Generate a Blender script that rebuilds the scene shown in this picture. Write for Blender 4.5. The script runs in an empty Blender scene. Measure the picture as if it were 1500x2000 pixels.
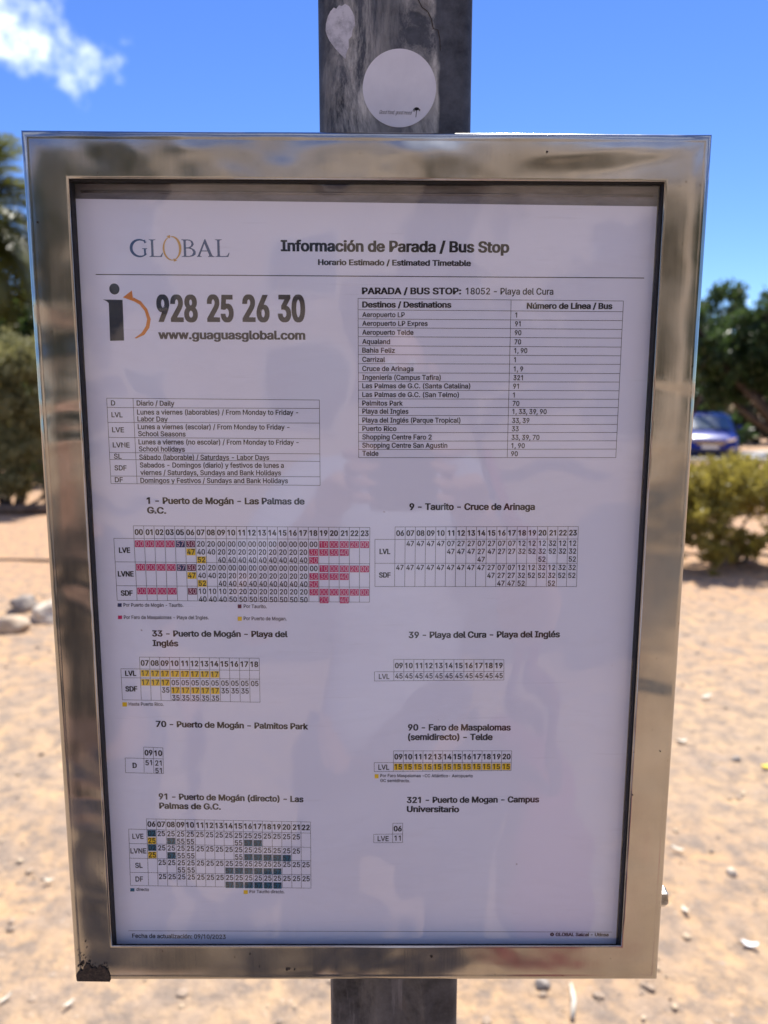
import bpy, bmesh, math, random
from mathutils import Vector, Matrix, noise

S = bpy.context.scene
COL = S.collection
R = math.radians

# ------------------------------------------------------------------ camera
EYE = Vector((0.00688, -0.41482, 1.62059))
YAW, PITCH, ROLL = 0.005608, 0.155205, 0.00392
cam = bpy.data.cameras.new('camera')
cam.sensor_fit = 'VERTICAL'
cam.sensor_height = 34.6
cam.lens = 34.6 * 1502.0 / 2000.0
cam.clip_start, cam.clip_end = 0.02, 2000.0
cam.dof.use_dof = True
cam.dof.focus_distance = 0.425
cam.dof.aperture_fstop = 7.6
camera = bpy.data.objects.new('camera', cam)
COL.objects.link(camera)
fwd = Vector((math.sin(YAW) * math.cos(PITCH), math.cos(YAW) * math.cos(PITCH), -math.sin(PITCH)))
rgt = Vector((math.cos(YAW), -math.sin(YAW), 0))
upv = rgt.cross(fwd)
rx = rgt * math.cos(ROLL) + upv * math.sin(ROLL)
ux = upv * math.cos(ROLL) - rgt * math.sin(ROLL)
camera.matrix_world = Matrix.Translation(EYE) @ Matrix((rx, ux, -fwd)).transposed().to_4x4()
S.camera = camera

# ------------------------------------------------------------------ sky, sun, exposure
SUN_EL, SUN_AZ = R(56), R(17)          # azimuth measured from +Y (behind the sign) towards +X
world = bpy.data.worlds.new('World')
S.world = world
world.use_nodes = True
wn, wl = world.node_tree.nodes, world.node_tree.links
wn.clear()
w_out = wn.new('ShaderNodeOutputWorld')
w_bg = wn.new('ShaderNodeBackground')
w_bg.inputs['Strength'].default_value = 0.12
sky = wn.new('ShaderNodeTexSky')
sky.sky_type = 'NISHITA'
sky.sun_disc = False
sky.sun_elevation = SUN_EL
sky.sun_rotation = SUN_AZ
sky.air_density = 1.0
sky.dust_density = 0.0
sky.ozone_density = 3.0
tc = wn.new('ShaderNodeTexCoord')
nz = wn.new('ShaderNodeTexNoise')
nz.inputs['Scale'].default_value = 13.0
nz.inputs['Detail'].default_value = 7.0
nz.inputs['Roughness'].default_value = 0.55
wl.new(tc.outputs['Generated'], nz.inputs['Vector'])
# cumulus clumps: direction, radius; first row in view, rest added for fill and reflections
CLOUDS = [((-0.375, 0.850, 0.372), 0.066), ((-0.312, 0.880, 0.357), 0.048), ((-0.45, 0.80, 0.36), 0.10),
                    ((-0.9, 0.2, 0.35), 0.16), ((-0.7, -0.6, 0.40), 0.24), ((0.15, -0.85, 0.50), 0.34), ((0.0, -0.3, 0.95), 0.35), ((-0.6, -0.3, 0.7), 0.3), ((0.7, -0.2, 0.7), 0.3), ((0.55, -0.75, 0.35), 0.28), ((-0.2, -0.9, 0.36), 0.2), ((0.35, -0.6, 0.75), 0.2),
          ((0.8, -0.35, 0.5), 0.17), ((-0.25, -0.7, 0.66), 0.13), ((0.95, 0.25, 0.33), 0.12), ((-0.5, 0.3, 0.8), 0.10), ((0.1, 0.45, 0.88), 0.18)]  # last clump added high in unseen sky for the windscreen glare
acc = None
for d, rad in CLOUDS:
    v = Vector(d).normalized()
    sub = wn.new('ShaderNodeVectorMath'); sub.operation = 'DISTANCE'
    nrm = wn.new('ShaderNodeVectorMath'); nrm.operation = 'NORMALIZE'
    wl.new(tc.outputs['Generated'], nrm.inputs[0])
    wl.new(nrm.outputs[0], sub.inputs[0]); sub.inputs[1].default_value = v
    mr = wn.new('ShaderNodeMapRange')
    mr.inputs['From Min'].default_value = rad * 1.5
    mr.inputs['From Max'].default_value = 0.0
    wl.new(sub.outputs['Value'], mr.inputs['Value'])
    if acc is None:
        acc = mr.outputs[0]
    else:
        mx = wn.new('ShaderNodeMath'); mx.operation = 'MAXIMUM'
        wl.new(acc, mx.inputs[0]); wl.new(mr.outputs[0], mx.inputs[1]); acc = mx.outputs[0]
md = wn.new('ShaderNodeMath'); md.operation = 'MULTIPLY_ADD'
wl.new(nz.outputs['Fac'], md.inputs[0]); md.inputs[1].default_value = 4.2
wl.new(acc, md.inputs[2])
cr = wn.new('ShaderNodeMapRange'); cr.interpolation_type = 'SMOOTHSTEP'
cr.inputs['From Min'].default_value = 2.40
cr.inputs['From Max'].default_value = 3.9
wl.new(md.outputs[0], cr.inputs['Value'])
gate = wn.new('ShaderNodeMath'); gate.operation = 'MULTIPLY'; gate.use_clamp = True
g2 = wn.new('ShaderNodeMath'); g2.operation = 'MULTIPLY'; g2.use_clamp = True
wl.new(acc, g2.inputs[0]); g2.inputs[1].default_value = 5.0
wl.new(cr.outputs[0], gate.inputs[0]); wl.new(g2.outputs[0], gate.inputs[1])
hs = wn.new('ShaderNodeHueSaturation')
hs.inputs['Saturation'].default_value = 1.12
hs.inputs['Hue'].default_value = 0.512
hs.inputs['Value'].default_value = 1.0
wl.new(sky.outputs[0], hs.inputs['Color'])
cmix = wn.new('ShaderNodeMix'); cmix.data_type = 'RGBA'
wl.new(gate.outputs[0], cmix.inputs['Factor'])
deep = wn.new('ShaderNodeMix'); deep.data_type = 'RGBA'; deep.blend_type = 'MULTIPLY'
deep.inputs['Factor'].default_value = 1.0
wl.new(hs.outputs[0], deep.inputs['A']); deep.inputs['B'].default_value = (0.46, 0.59, 0.80, 1)
wl.new(deep.outputs['Result'], cmix.inputs['A'])
cmix.inputs['B'].default_value = (11.5, 12.0, 13.2, 1)
wl.new(cmix.outputs['Result'], w_bg.inputs['Color'])
wl.new(w_bg.outputs[0], w_out.inputs['Surface'])

sl = bpy.data.lights.new('sun', 'SUN')
sl.energy = 5.0
sl.angle = R(0.5)
sl.color = (1.0, 0.955, 0.88)
sun = bpy.data.objects.new('sun', sl)
COL.objects.link(sun)
SUN_DIR = Vector((math.sin(SUN_AZ) * math.cos(SUN_EL), math.cos(SUN_AZ) * math.cos(SUN_EL), math.sin(SUN_EL)))
sun.rotation_euler = SUN_DIR.to_track_quat('Z', 'Y').to_euler()
sun.location = (0, 0, 30)

S.view_settings.view_transform = 'Standard'
S.view_settings.look = 'None'
S.view_settings.gamma = 1.0
S.view_settings.use_curve_mapping = False
S.view_settings.exposure = 0.84
S.cycles.max_bounces = 8
S.cycles.transparent_max_bounces = 12
S.cycles.caustics_reflective = False
S.cycles.caustics_refractive = False
S.cycles.sample_clamp_indirect = 4.0

# ------------------------------------------------------------------ helpers
def tag(o, label=None, cat=None, group=None, kind=None):
    if label: o['label'] = label
    if cat: o['category'] = cat
    if group: o['group'] = group
    if kind: o['kind'] = kind
    return o

def thing(name, label, cat, loc=(0, 0, 0), rotz=0.0, group=None):
    o = bpy.data.objects.new(name, None)
    o.empty_display_size = 0.1
    COL.objects.link(o)
    o.location = loc
    o.rotation_euler = (0, 0, rotz)
    return tag(o, label, cat, group)

def link_mesh(name, me, parent=None, loc=None):
    o = bpy.data.objects.new(name, me)
    COL.objects.link(o)
    if parent: o.parent = parent
    if loc: o.location = loc
    return o

def finish(bm, name, mat, parent=None, smooth=False, loc=None, autosmooth=None):
    me = bpy.data.meshes.new(name)
    bmesh.ops.recalc_face_normals(bm, faces=bm.faces)
    bm.to_mesh(me)
    bm.free()
    for m in (mat if isinstance(mat, (list, tuple)) else [mat]):
        me.materials.append(m)
    if smooth:
        me.shade_smooth()
        if autosmooth: me.set_sharp_from_angle(angle=R(autosmooth))
    return link_mesh(name, me, parent, loc)

def pydata(name, v, f, mat, parent=None, smooth=False, loc=None):
    me = bpy.data.meshes.new(name)
    me.from_pydata(v, [], f)
    me.materials.append(mat)
    if smooth: me.shade_smooth()
    return link_mesh(name, me, parent, loc)

def box(bm, x0, x1, y0, y1, z0, z1, bev=0.0, seg=2, mi=0):
    vs = [bm.verts.new(p) for p in ((x0,y0,z0),(x1,y0,z0),(x1,y1,z0),(x0,y1,z0),(x0,y0,z1),(x1,y0,z1),(x1,y1,z1),(x0,y1,z1))]
    fs = [bm.faces.new([vs[i] for i in q]) for q in ((0,3,2,1),(4,5,6,7),(0,1,5,4),(1,2,6,5),(2,3,7,6),(3,0,4,7))]
    for f in fs: f.material_index = mi
    if bev:
        es = list({e for f in fs for e in f.edges})
        bmesh.ops.bevel(bm, geom=es, offset=bev, segments=seg, affect='EDGES', profile=0.5)

def tube(bm, pts, rad, sides=8, cap=True):
    pts = [Vector(p) for p in pts]
    if not isinstance(rad, (list, tuple)): rad = [rad] * len(pts)
    rings = []
    ref = Vector((0.13, 0.31, 0.94))
    for i, p in enumerate(pts):
        d = (pts[min(i + 1, len(pts) - 1)] - pts[max(i - 1, 0)]).normalized()
        a = d.cross(ref)
        if a.length < 1e-3: a = d.cross(Vector((1, 0, 0)))
        a.normalize(); b = d.cross(a)
        rings.append([bm.verts.new(p + (a * math.cos(t) + b * math.sin(t)) * rad[i]) for t in [2 * math.pi * k / sides for k in range(sides)]])
    for r0, r1 in zip(rings, rings[1:]):
        for k in range(sides):
            bm.faces.new((r0[k], r0[(k + 1) % sides], r1[(k + 1) % sides], r1[k]))
    if cap:
        bm.faces.new(rings[0][::-1]); bm.faces.new(rings[-1])

def prism(bm, outline, y0, y1):
    """outline = (x, z) points, extruded from y0 to y1"""
    a = [bm.verts.new((x, y0, z)) for x, z in outline]
    b = [bm.verts.new((x, y1, z)) for x, z in outline]
    bm.faces.new(a); bm.faces.new(b[::-1])
    n = len(a)
    for i in range(n):
        bm.faces.new((a[i], b[i], b[(i + 1) % n], a[(i + 1) % n]))

# ------------------------------------------------------------------ materials
class Mat:
    def __init__(s, name):
        s.m = bpy.data.materials.new(name); s.m.use_nodes = True
        s.n, s.l = s.m.node_tree.nodes, s.m.node_tree.links
        s.p = s.n['Principled BSDF']; s.out = s.n['Material Output']
        s.tc = s.n.new('ShaderNodeTexCoord')
    def set(s, **k):
        for a, b in k.items():
            s.p.inputs[a.replace('_', ' ')].default_value = b
        return s
    def map(s, scale=(1, 1, 1), rot=(0, 0, 0), src='Object'):
        m = s.n.new('ShaderNodeMapping'); m.inputs['Scale'].default_value = scale; m.inputs['Rotation'].default_value = rot
        s.l.new(s.tc.outputs[src], m.inputs['Vector']); return m.outputs[0]
    def noise(s, scale, detail=4, rough=0.5, vec=None, dist=0.0):
        t = s.n.new('ShaderNodeTexNoise'); t.inputs['Scale'].default_value = scale
        t.inputs['Detail'].default_value = detail; t.inputs['Roughness'].default_value = rough
        t.inputs['Distortion'].default_value = dist
        s.l.new(vec if vec is not None else s.tc.outputs['Object'], t.inputs['Vector']); return t.outputs['Fac']
    def voronoi(s, scale, vec=None, feature='F1', out='Distance'):
        t = s.n.new('ShaderNodeTexVoronoi'); t.inputs['Scale'].default_value = scale; t.feature = feature
        s.l.new(vec if vec is not None else s.tc.outputs['Object'], t.inputs['Vector']); return t.outputs[out]
    def ramp(s, fac, stops, interp='LINEAR'):
        r = s.n.new('ShaderNodeValToRGB'); r.color_ramp.interpolation = interp
        e = r.color_ramp.elements
        while len(e) < len(stops): e.new(0.5)
        for q, (p, c) in zip(e, stops):
            q.position = p; q.color = (c, c, c, 1) if isinstance(c, (int, float)) else (*c, 1)
        s.l.new(fac, r.inputs[0]); return r.outputs[0]
    def mix(s, fac, a, b, mode='MIX'):
        m = s.n.new('ShaderNodeMix'); m.data_type = 'RGBA'; m.blend_type = mode
        for sock, v in ((m.inputs['Factor'], fac), (m.inputs['A'], a), (m.inputs['B'], b)):
            if hasattr(v, 'links') or isinstance(v, bpy.types.NodeSocket): s.l.new(v, sock)
            elif isinstance(v, (int, float)): sock.default_value = v
            else: sock.default_value = (*v, 1)
        return m.outputs['Result']
    def math(s, op, a, b):
        m = s.n.new('ShaderNodeMath'); m.operation = op
        for i, v in enumerate((a, b)):
            if isinstance(v, (int, float)): m.inputs[i].default_value = v
            else: s.l.new(v, m.inputs[i])
        return m.outputs[0]
    def bump(s, h, strength=0.3, dist=0.001, prev=None):
        b = s.n.new('ShaderNodeBump'); b.inputs['Strength'].default_value = strength; b.inputs['Distance'].default_value = dist
        s.l.new(h, b.inputs['Height'])
        if prev is not None: s.l.new(prev, b.inputs['Normal'])
        return b.outputs[0]
    def to(s, sock, name):
        s.l.new(sock, s.p.inputs[name]); return s

def flat(name, col, rough=0.6, **k):
    m = Mat(name); m.set(Base_Color=(*col, 1), Roughness=rough, **k); return m.m

def steel_mat():
    m = Mat('stainless_steel').set(Metallic=1.0)
    stain = m.noise(14, 5, 0.6)
    fine = m.noise(120, 3, 0.6, m.map((1, 1, 0.25)))
    c = m.mix(m.ramp(stain, [(0.35, 0.0), (0.7, 1.0)]), (0.45, 0.44, 0.425), (0.31, 0.30, 0.285))
    specks = m.ramp(m.noise(420, 2, 0.5), [(0.71, 0.0), (0.75, 1.0)])
    c = m.mix(specks, c, (0.16, 0.13, 0.10))
    m.to(c, 'Base Color')
    r = m.ramp(m.mix(0.35, m.noise(9, 4, 0.6), fine), [(0.3, 0.12), (0.72, 0.25)])
    m.to(r, 'Roughness')
    # dents of the folded sheet, then fine scratches
    b = m.bump(m.noise(9, 2.0, 0.5, m.map((1.0, 1, 1.7), (0, 0.55, 0)), 0.5), 1.0, 0.0048)
    b = m.bump(m.noise(60, 1, 0.4), 0.5, 0.00028, b)
    scr = m.noise(900, 2, 0.6, m.map((0.03, 1, 1), (0, 0.6, 0)))
    b = m.bump(scr, 0.15, 0.00002, b)
    brush = m.noise(700, 2, 0.6, m.map((1, 1, 0.02)))
    b = m.bump(brush, 0.3, 0.00004, b)
    m.to(b, 'Normal')
    return m.m

def paper_mat():
    m = Mat('printed_paper').set(Roughness=0.55)
    c = m.mix(m.ramp(m.noise(9, 3, 0.6), [(0.3, 0.0), (0.75, 1.0)]), (0.80, 0.83, 0.95), (0.76, 0.79, 0.92))
    c = m.mix(m.ramp(m.noise(160, 2, 0.5), [(0.80, 0.0), (0.83, 1.0)]), c, (0.42, 0.39, 0.43))
    m.to(c, 'Base Color')
    m.to(m.bump(m.noise(7, 3, 0.55, m.map((1.6, 1, 0.7))), 0.8, 0.004), 'Normal')
    return m.m

def pane_mat():
    m = Mat('clear_acrylic_pane')
    n, l = m.n, m.l
    tr = n.new('ShaderNodeBsdfTransparent'); tr.inputs[0].default_value = (0.985, 0.98, 0.99, 1)
    gl = n.new('ShaderNodeBsdfGlossy'); gl.inputs['Roughness'].default_value = 0.035
    gl.inputs['Color'].default_value = (1, 1, 1, 1)
    b = m.bump(m.noise(6, 2.0, 0.5, None, 0.6), 1.0, 0.0032)
    b = m.bump(m.noise(45, 3, 0.6), 0.5, 0.00006, b)
    l.new(b, gl.inputs['Normal'])
    # Schlick reflectance of the two faces of an acrylic sheet, the same from either side
    lw = n.new('ShaderNodeLayerWeight'); lw.inputs['Blend'].default_value = 0.5
    f2 = m.math('ADD', m.math('MULTIPLY', m.math('POWER', lw.outputs['Facing'], 5.0), 0.90), 0.056)
    s1 = n.new('ShaderNodeMixShader')
    l.new(f2, s1.inputs[0]); l.new(tr.outputs[0], s1.inputs[1]); l.new(gl.outputs[0], s1.inputs[2])
    # scuffs and dried dust on the outside
    df = n.new('ShaderNodeBsdfDiffuse'); df.inputs[0].default_value = (0.72, 0.70, 0.72, 1)
    smear = m.ramp(m.noise(13, 6, 0.65, m.map((0.5, 1, 1.6), (0, 0.5, 0)), 0.6), [(0.52, 0.0), (0.80, 0.08)])
    scr = m.ramp(m.noise(260, 3, 0.6, m.map((0.06, 1, 1), (0, 0.35, 0))), [(0.64, 0.0), (0.8, 0.07)])
    s2 = n.new('ShaderNodeMixShader')
    l.new(m.math('ADD', smear, scr), s2.inputs[0]); l.new(s1.outputs[0], s2.inputs[1]); l.new(df.outputs[0], s2.inputs[2])
    l.new(s2.outputs[0], m.out.inputs['Surface'])
    return m.m

def clear_mat():
    m = Mat('clear_acrylic_edge')
    tr = m.n.new('ShaderNodeBsdfTransparent'); tr.inputs[0].default_value = (0.98, 0.98, 0.98, 1)
    m.l.new(tr.outputs[0], m.out.inputs['Surface']); return m.m

def post_mat():
    m = Mat('weathered_galvanised_steel').set(Metallic=0.25, Roughness=0.62)
    base = m.mix(m.ramp(m.noise(60, 6, 0.7), [(0.3, 0.0), (0.7, 1.0)]), (0.016, 0.018, 0.026), (0.095, 0.10, 0.12))
    # pale glue and lime streaks running down two bands of the face
    sx = m.n.new('ShaderNodeSeparateXYZ'); m.l.new(m.tc.outputs['Object'], sx.inputs[0])
    warp = m.math('MULTIPLY', m.math('SUBTRACT', m.noise(25, 4, 0.6, m.map((1, 1, 0.4))), 0.5), 0.022)
    xx = m.math('ADD', sx.outputs['X'], warp)
    band = m.ramp(m.math('ADD', m.math('MULTIPLY', xx, 10.0), 0.5),
                  [(0.10, 0.0), (0.22, 0.75), (0.34, 0.95), (0.42, 0.35), (0.50, 0.15), (0.58, 0.55), (0.68, 0.5), (0.705, 0.85), (0.725, 0.0)])
    lime = m.ramp(m.noise(38, 8, 0.78, m.map((1, 1, 0.28)), 0.6), [(0.42, 0.0), (0.58, 1.0)])
    topz = m.ramp(m.math('ADD', m.math('MULTIPLY', m.math('SUBTRACT', sx.outputs['Z'], 1.3), 1.6), 0.2), [(0.2, 0.16), (0.5, 1.0)])
    fac = m.math('MULTIPLY', m.math('MULTIPLY', band, lime), topz)
    c = m.mix(fac, base, (0.62, 0.59, 0.545))
    thin = m.ramp(m.noise(110, 5, 0.7, m.map((1, 1, 0.08))), [(0.56, 0.0), (0.68, 0.8)])
    c = m.mix(m.math('MULTIPLY', thin, 0.8), c, (0.24, 0.24, 0.27))
    rust = m.ramp(m.noise(70, 5, 0.7, m.map((1, 1, 0.12))), [(0.63, 0.0), (0.72, 0.6)])
    c = m.mix(rust, c, (0.13, 0.085, 0.055))
    m.to(c, 'Base Color')
    b = m.bump(m.noise(150, 6, 0.7), 0.5, 0.0004)
    b = m.bump(lime, 0.4, 0.0004, b)
    m.to(b, 'Normal')
    return m.m

def ground_mat():
    m = Mat('dry_dirt').set(Roughness=0.95)
    big = m.noise(0.55, 5, 0.6)
    mid = m.noise(4.5, 6, 0.68)
    c = m.mix(m.ramp(big, [(0.35, 0.0), (0.65, 1.0)]), (0.50, 0.345, 0.195), (0.50, 0.30, 0.145))
    c = m.mix(m.ramp(mid, [(0.38, 0.0), (0.66, 1.0)]), c, (0.33, 0.245, 0.175))
    sx = m.n.new('ShaderNodeSeparateXYZ'); m.l.new(m.tc.outputs['Object'], sx.inputs[0])
    far = m.ramp(m.math('MULTIPLY', m.math('ADD', sx.outputs['Y'], m.noise(0.9, 4, 0.6)), 0.1), [(0.55, 0.0), (0.70, 0.85)])
    c = m.mix(far, c, (0.50, 0.285, 0.145))      # redder earth of the open strip beyond the stones
    litter = m.ramp(m.noise(12, 6, 0.72), [(0.44, 0.0), (0.62, 0.9)])
    c = m.mix(litter, c, (0.215, 0.165, 0.125))
    pale = m.ramp(m.voronoi(34), [(0.10, 0.5), (0.2, 0.0)])
    pm = m.ramp(m.noise(7, 3, 0.6), [(0.5, 0.0), (0.65, 1.0)])
    c = m.mix(m.math('MULTIPLY', pale, pm), c, (0.60, 0.53, 0.42))
    m.to(c, 'Base Color')
    b = m.bump(mid, 0.6, 0.05)
    b = m.bump(m.noise(30, 6, 0.75), 0.7, 0.012, b)
    m.to(b, 'Normal')
    return m.m

def leaf_mat(name, a, b, trans, gloss=0.5):
    m = Mat(name)
    obj = m.n.new('ShaderNodeObjectInfo')
    geo = m.n.new('ShaderNodeNewGeometry')
    c = m.mix(m.ramp(m.noise(2.2, 3, 0.6), [(0.3, 0.0), (0.7, 1.0)]), a, b)
    c = m.mix(m.math('MULTIPLY', geo.outputs['Random Per Island'], 0.7), c, tuple(x * 1.5 for x in b))
    m.to(c, 'Base Color'); m.set(Roughness=gloss)
    t = m.n.new('ShaderNodeBsdfTranslucent')
    m.l.new(m.mix(0.5, c, trans), t.inputs[0])
    s = m.n.new('ShaderNodeMixShader'); s.inputs[0].default_value = 0.42
    m.l.new(m.p.outputs[0], s.inputs[1]); m.l.new(t.outputs[0], s.inputs[2])
    m.l.new(s.outputs[0], m.out.inputs['Surface'])
    return m.m

def bark_mat(name, a, b, sc=9):
    m = Mat(name).set(Roughness=0.9)
    h = m.noise(sc, 6, 0.7, m.map((1, 1, 0.3)))
    m.to(m.mix(m.ramp(h, [(0.35, 0.0), (0.65, 1.0)]), a, b), 'Base Color')
    m.to(m.bump(h, 0.8, 0.02), 'Normal'); return m.m

def stone_mat(name, a, b):
    m = Mat(name).set(Roughness=0.9)
    h = m.noise(14, 6, 0.65)
    m.to(m.mix(m.ramp(h, [(0.35, 0.0), (0.65, 1.0)]), a, b), 'Base Color')
    m.to(m.bump(h, 0.6, 0.01), 'Normal'); return m.m

M_STEEL = steel_mat(); M_PAPER = paper_mat(); M_PANE = pane_mat(); M_CLEAR = clear_mat(); M_POST = post_mat()
M_SHADE_AND_CAP = flat('lip_shade_and_cap_black', (0.004, 0.004, 0.007), 0.7)  # near-black painted as the inner lip's shade, also colours the post cap
M_BACK = Mat('grey_backing_sheet').set(Metallic=0.3, Roughness=0.5)
M_BACK.to(M_BACK.mix(M_BACK.ramp(M_BACK.noise(60, 5, 0.7, M_BACK.map((0.25, 1, 1))), [(0.35, 0.0), (0.7, 1.0)]), (0.12, 0.115, 0.135), (0.30, 0.29, 0.32)), 'Base Color')
M_BACK = M_BACK.m
M_ZINC = Mat('zinc_plated_bolt').set(Metallic=1.0, Roughness=0.28)
M_ZINC.to(M_ZINC.mix(M_ZINC.ramp(M_ZINC.noise(300, 4, 0.6), [(0.4, 0.0), (0.7, 1.0)]), (0.46, 0.44, 0.42), (0.22, 0.20, 0.18)), 'Base Color')
M_ZINC = M_ZINC.m
M_CRUST = Mat('black_rusty_crust').set(Roughness=0.85)
M_CRUST.to(M_CRUST.mix(M_CRUST.ramp(M_CRUST.noise(500, 5, 0.7), [(0.4, 0.0), (0.7, 1.0)]), (0.018, 0.014, 0.012), (0.075, 0.052, 0.038)), 'Base Color')
M_CRUST.to(M_CRUST.bump(M_CRUST.noise(700, 4, 0.7), 0.8, 0.0004), 'Normal')
M_CRUST = M_CRUST.m
M_STICKER = Mat('sticker_vinyl').set(Roughness=0.45)
M_STICKER.to(M_STICKER.mix(M_STICKER.ramp(M_STICKER.noise(40, 5, 0.6), [(0.35, 0.0), (0.75, 1.0)]), (0.76, 0.74, 0.79), (0.64, 0.62, 0.68)), 'Base Color')
M_STICKER = M_STICKER.m
M_TORN = Mat('worn_sticker_vinyl').set(Roughness=0.6)
M_TORN.to(M_TORN.mix(M_TORN.ramp(M_TORN.noise(120, 6, 0.7), [(0.45, 0.0), (0.7, 1.0)]), (0.58, 0.57, 0.63), (0.24, 0.24, 0.28)), 'Base Color')
M_TORN = M_TORN.m
INK = {k: flat('ink_' + k, c, 0.5) for k, c in dict(black=(0.008, 0.008, 0.012), charcoal=(0.022, 0.021, 0.028), blue=(0.045, 0.10, 0.22),
        slate=(0.012, 0.022, 0.040), orange=(0.68, 0.23, 0.03), gold=(0.60, 0.36, 0.10), magenta=(0.52, 0.0, 0.11), maroon=(0.13, 0.006, 0.045), navy=(0.014, 0.022, 0.11),
        yellow=(0.82, 0.56, 0.01), teal=(0.004, 0.11, 0.20), pale=(0.72, 0.48, 0.60), line=(0.05, 0.048, 0.06)).items()}

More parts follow.
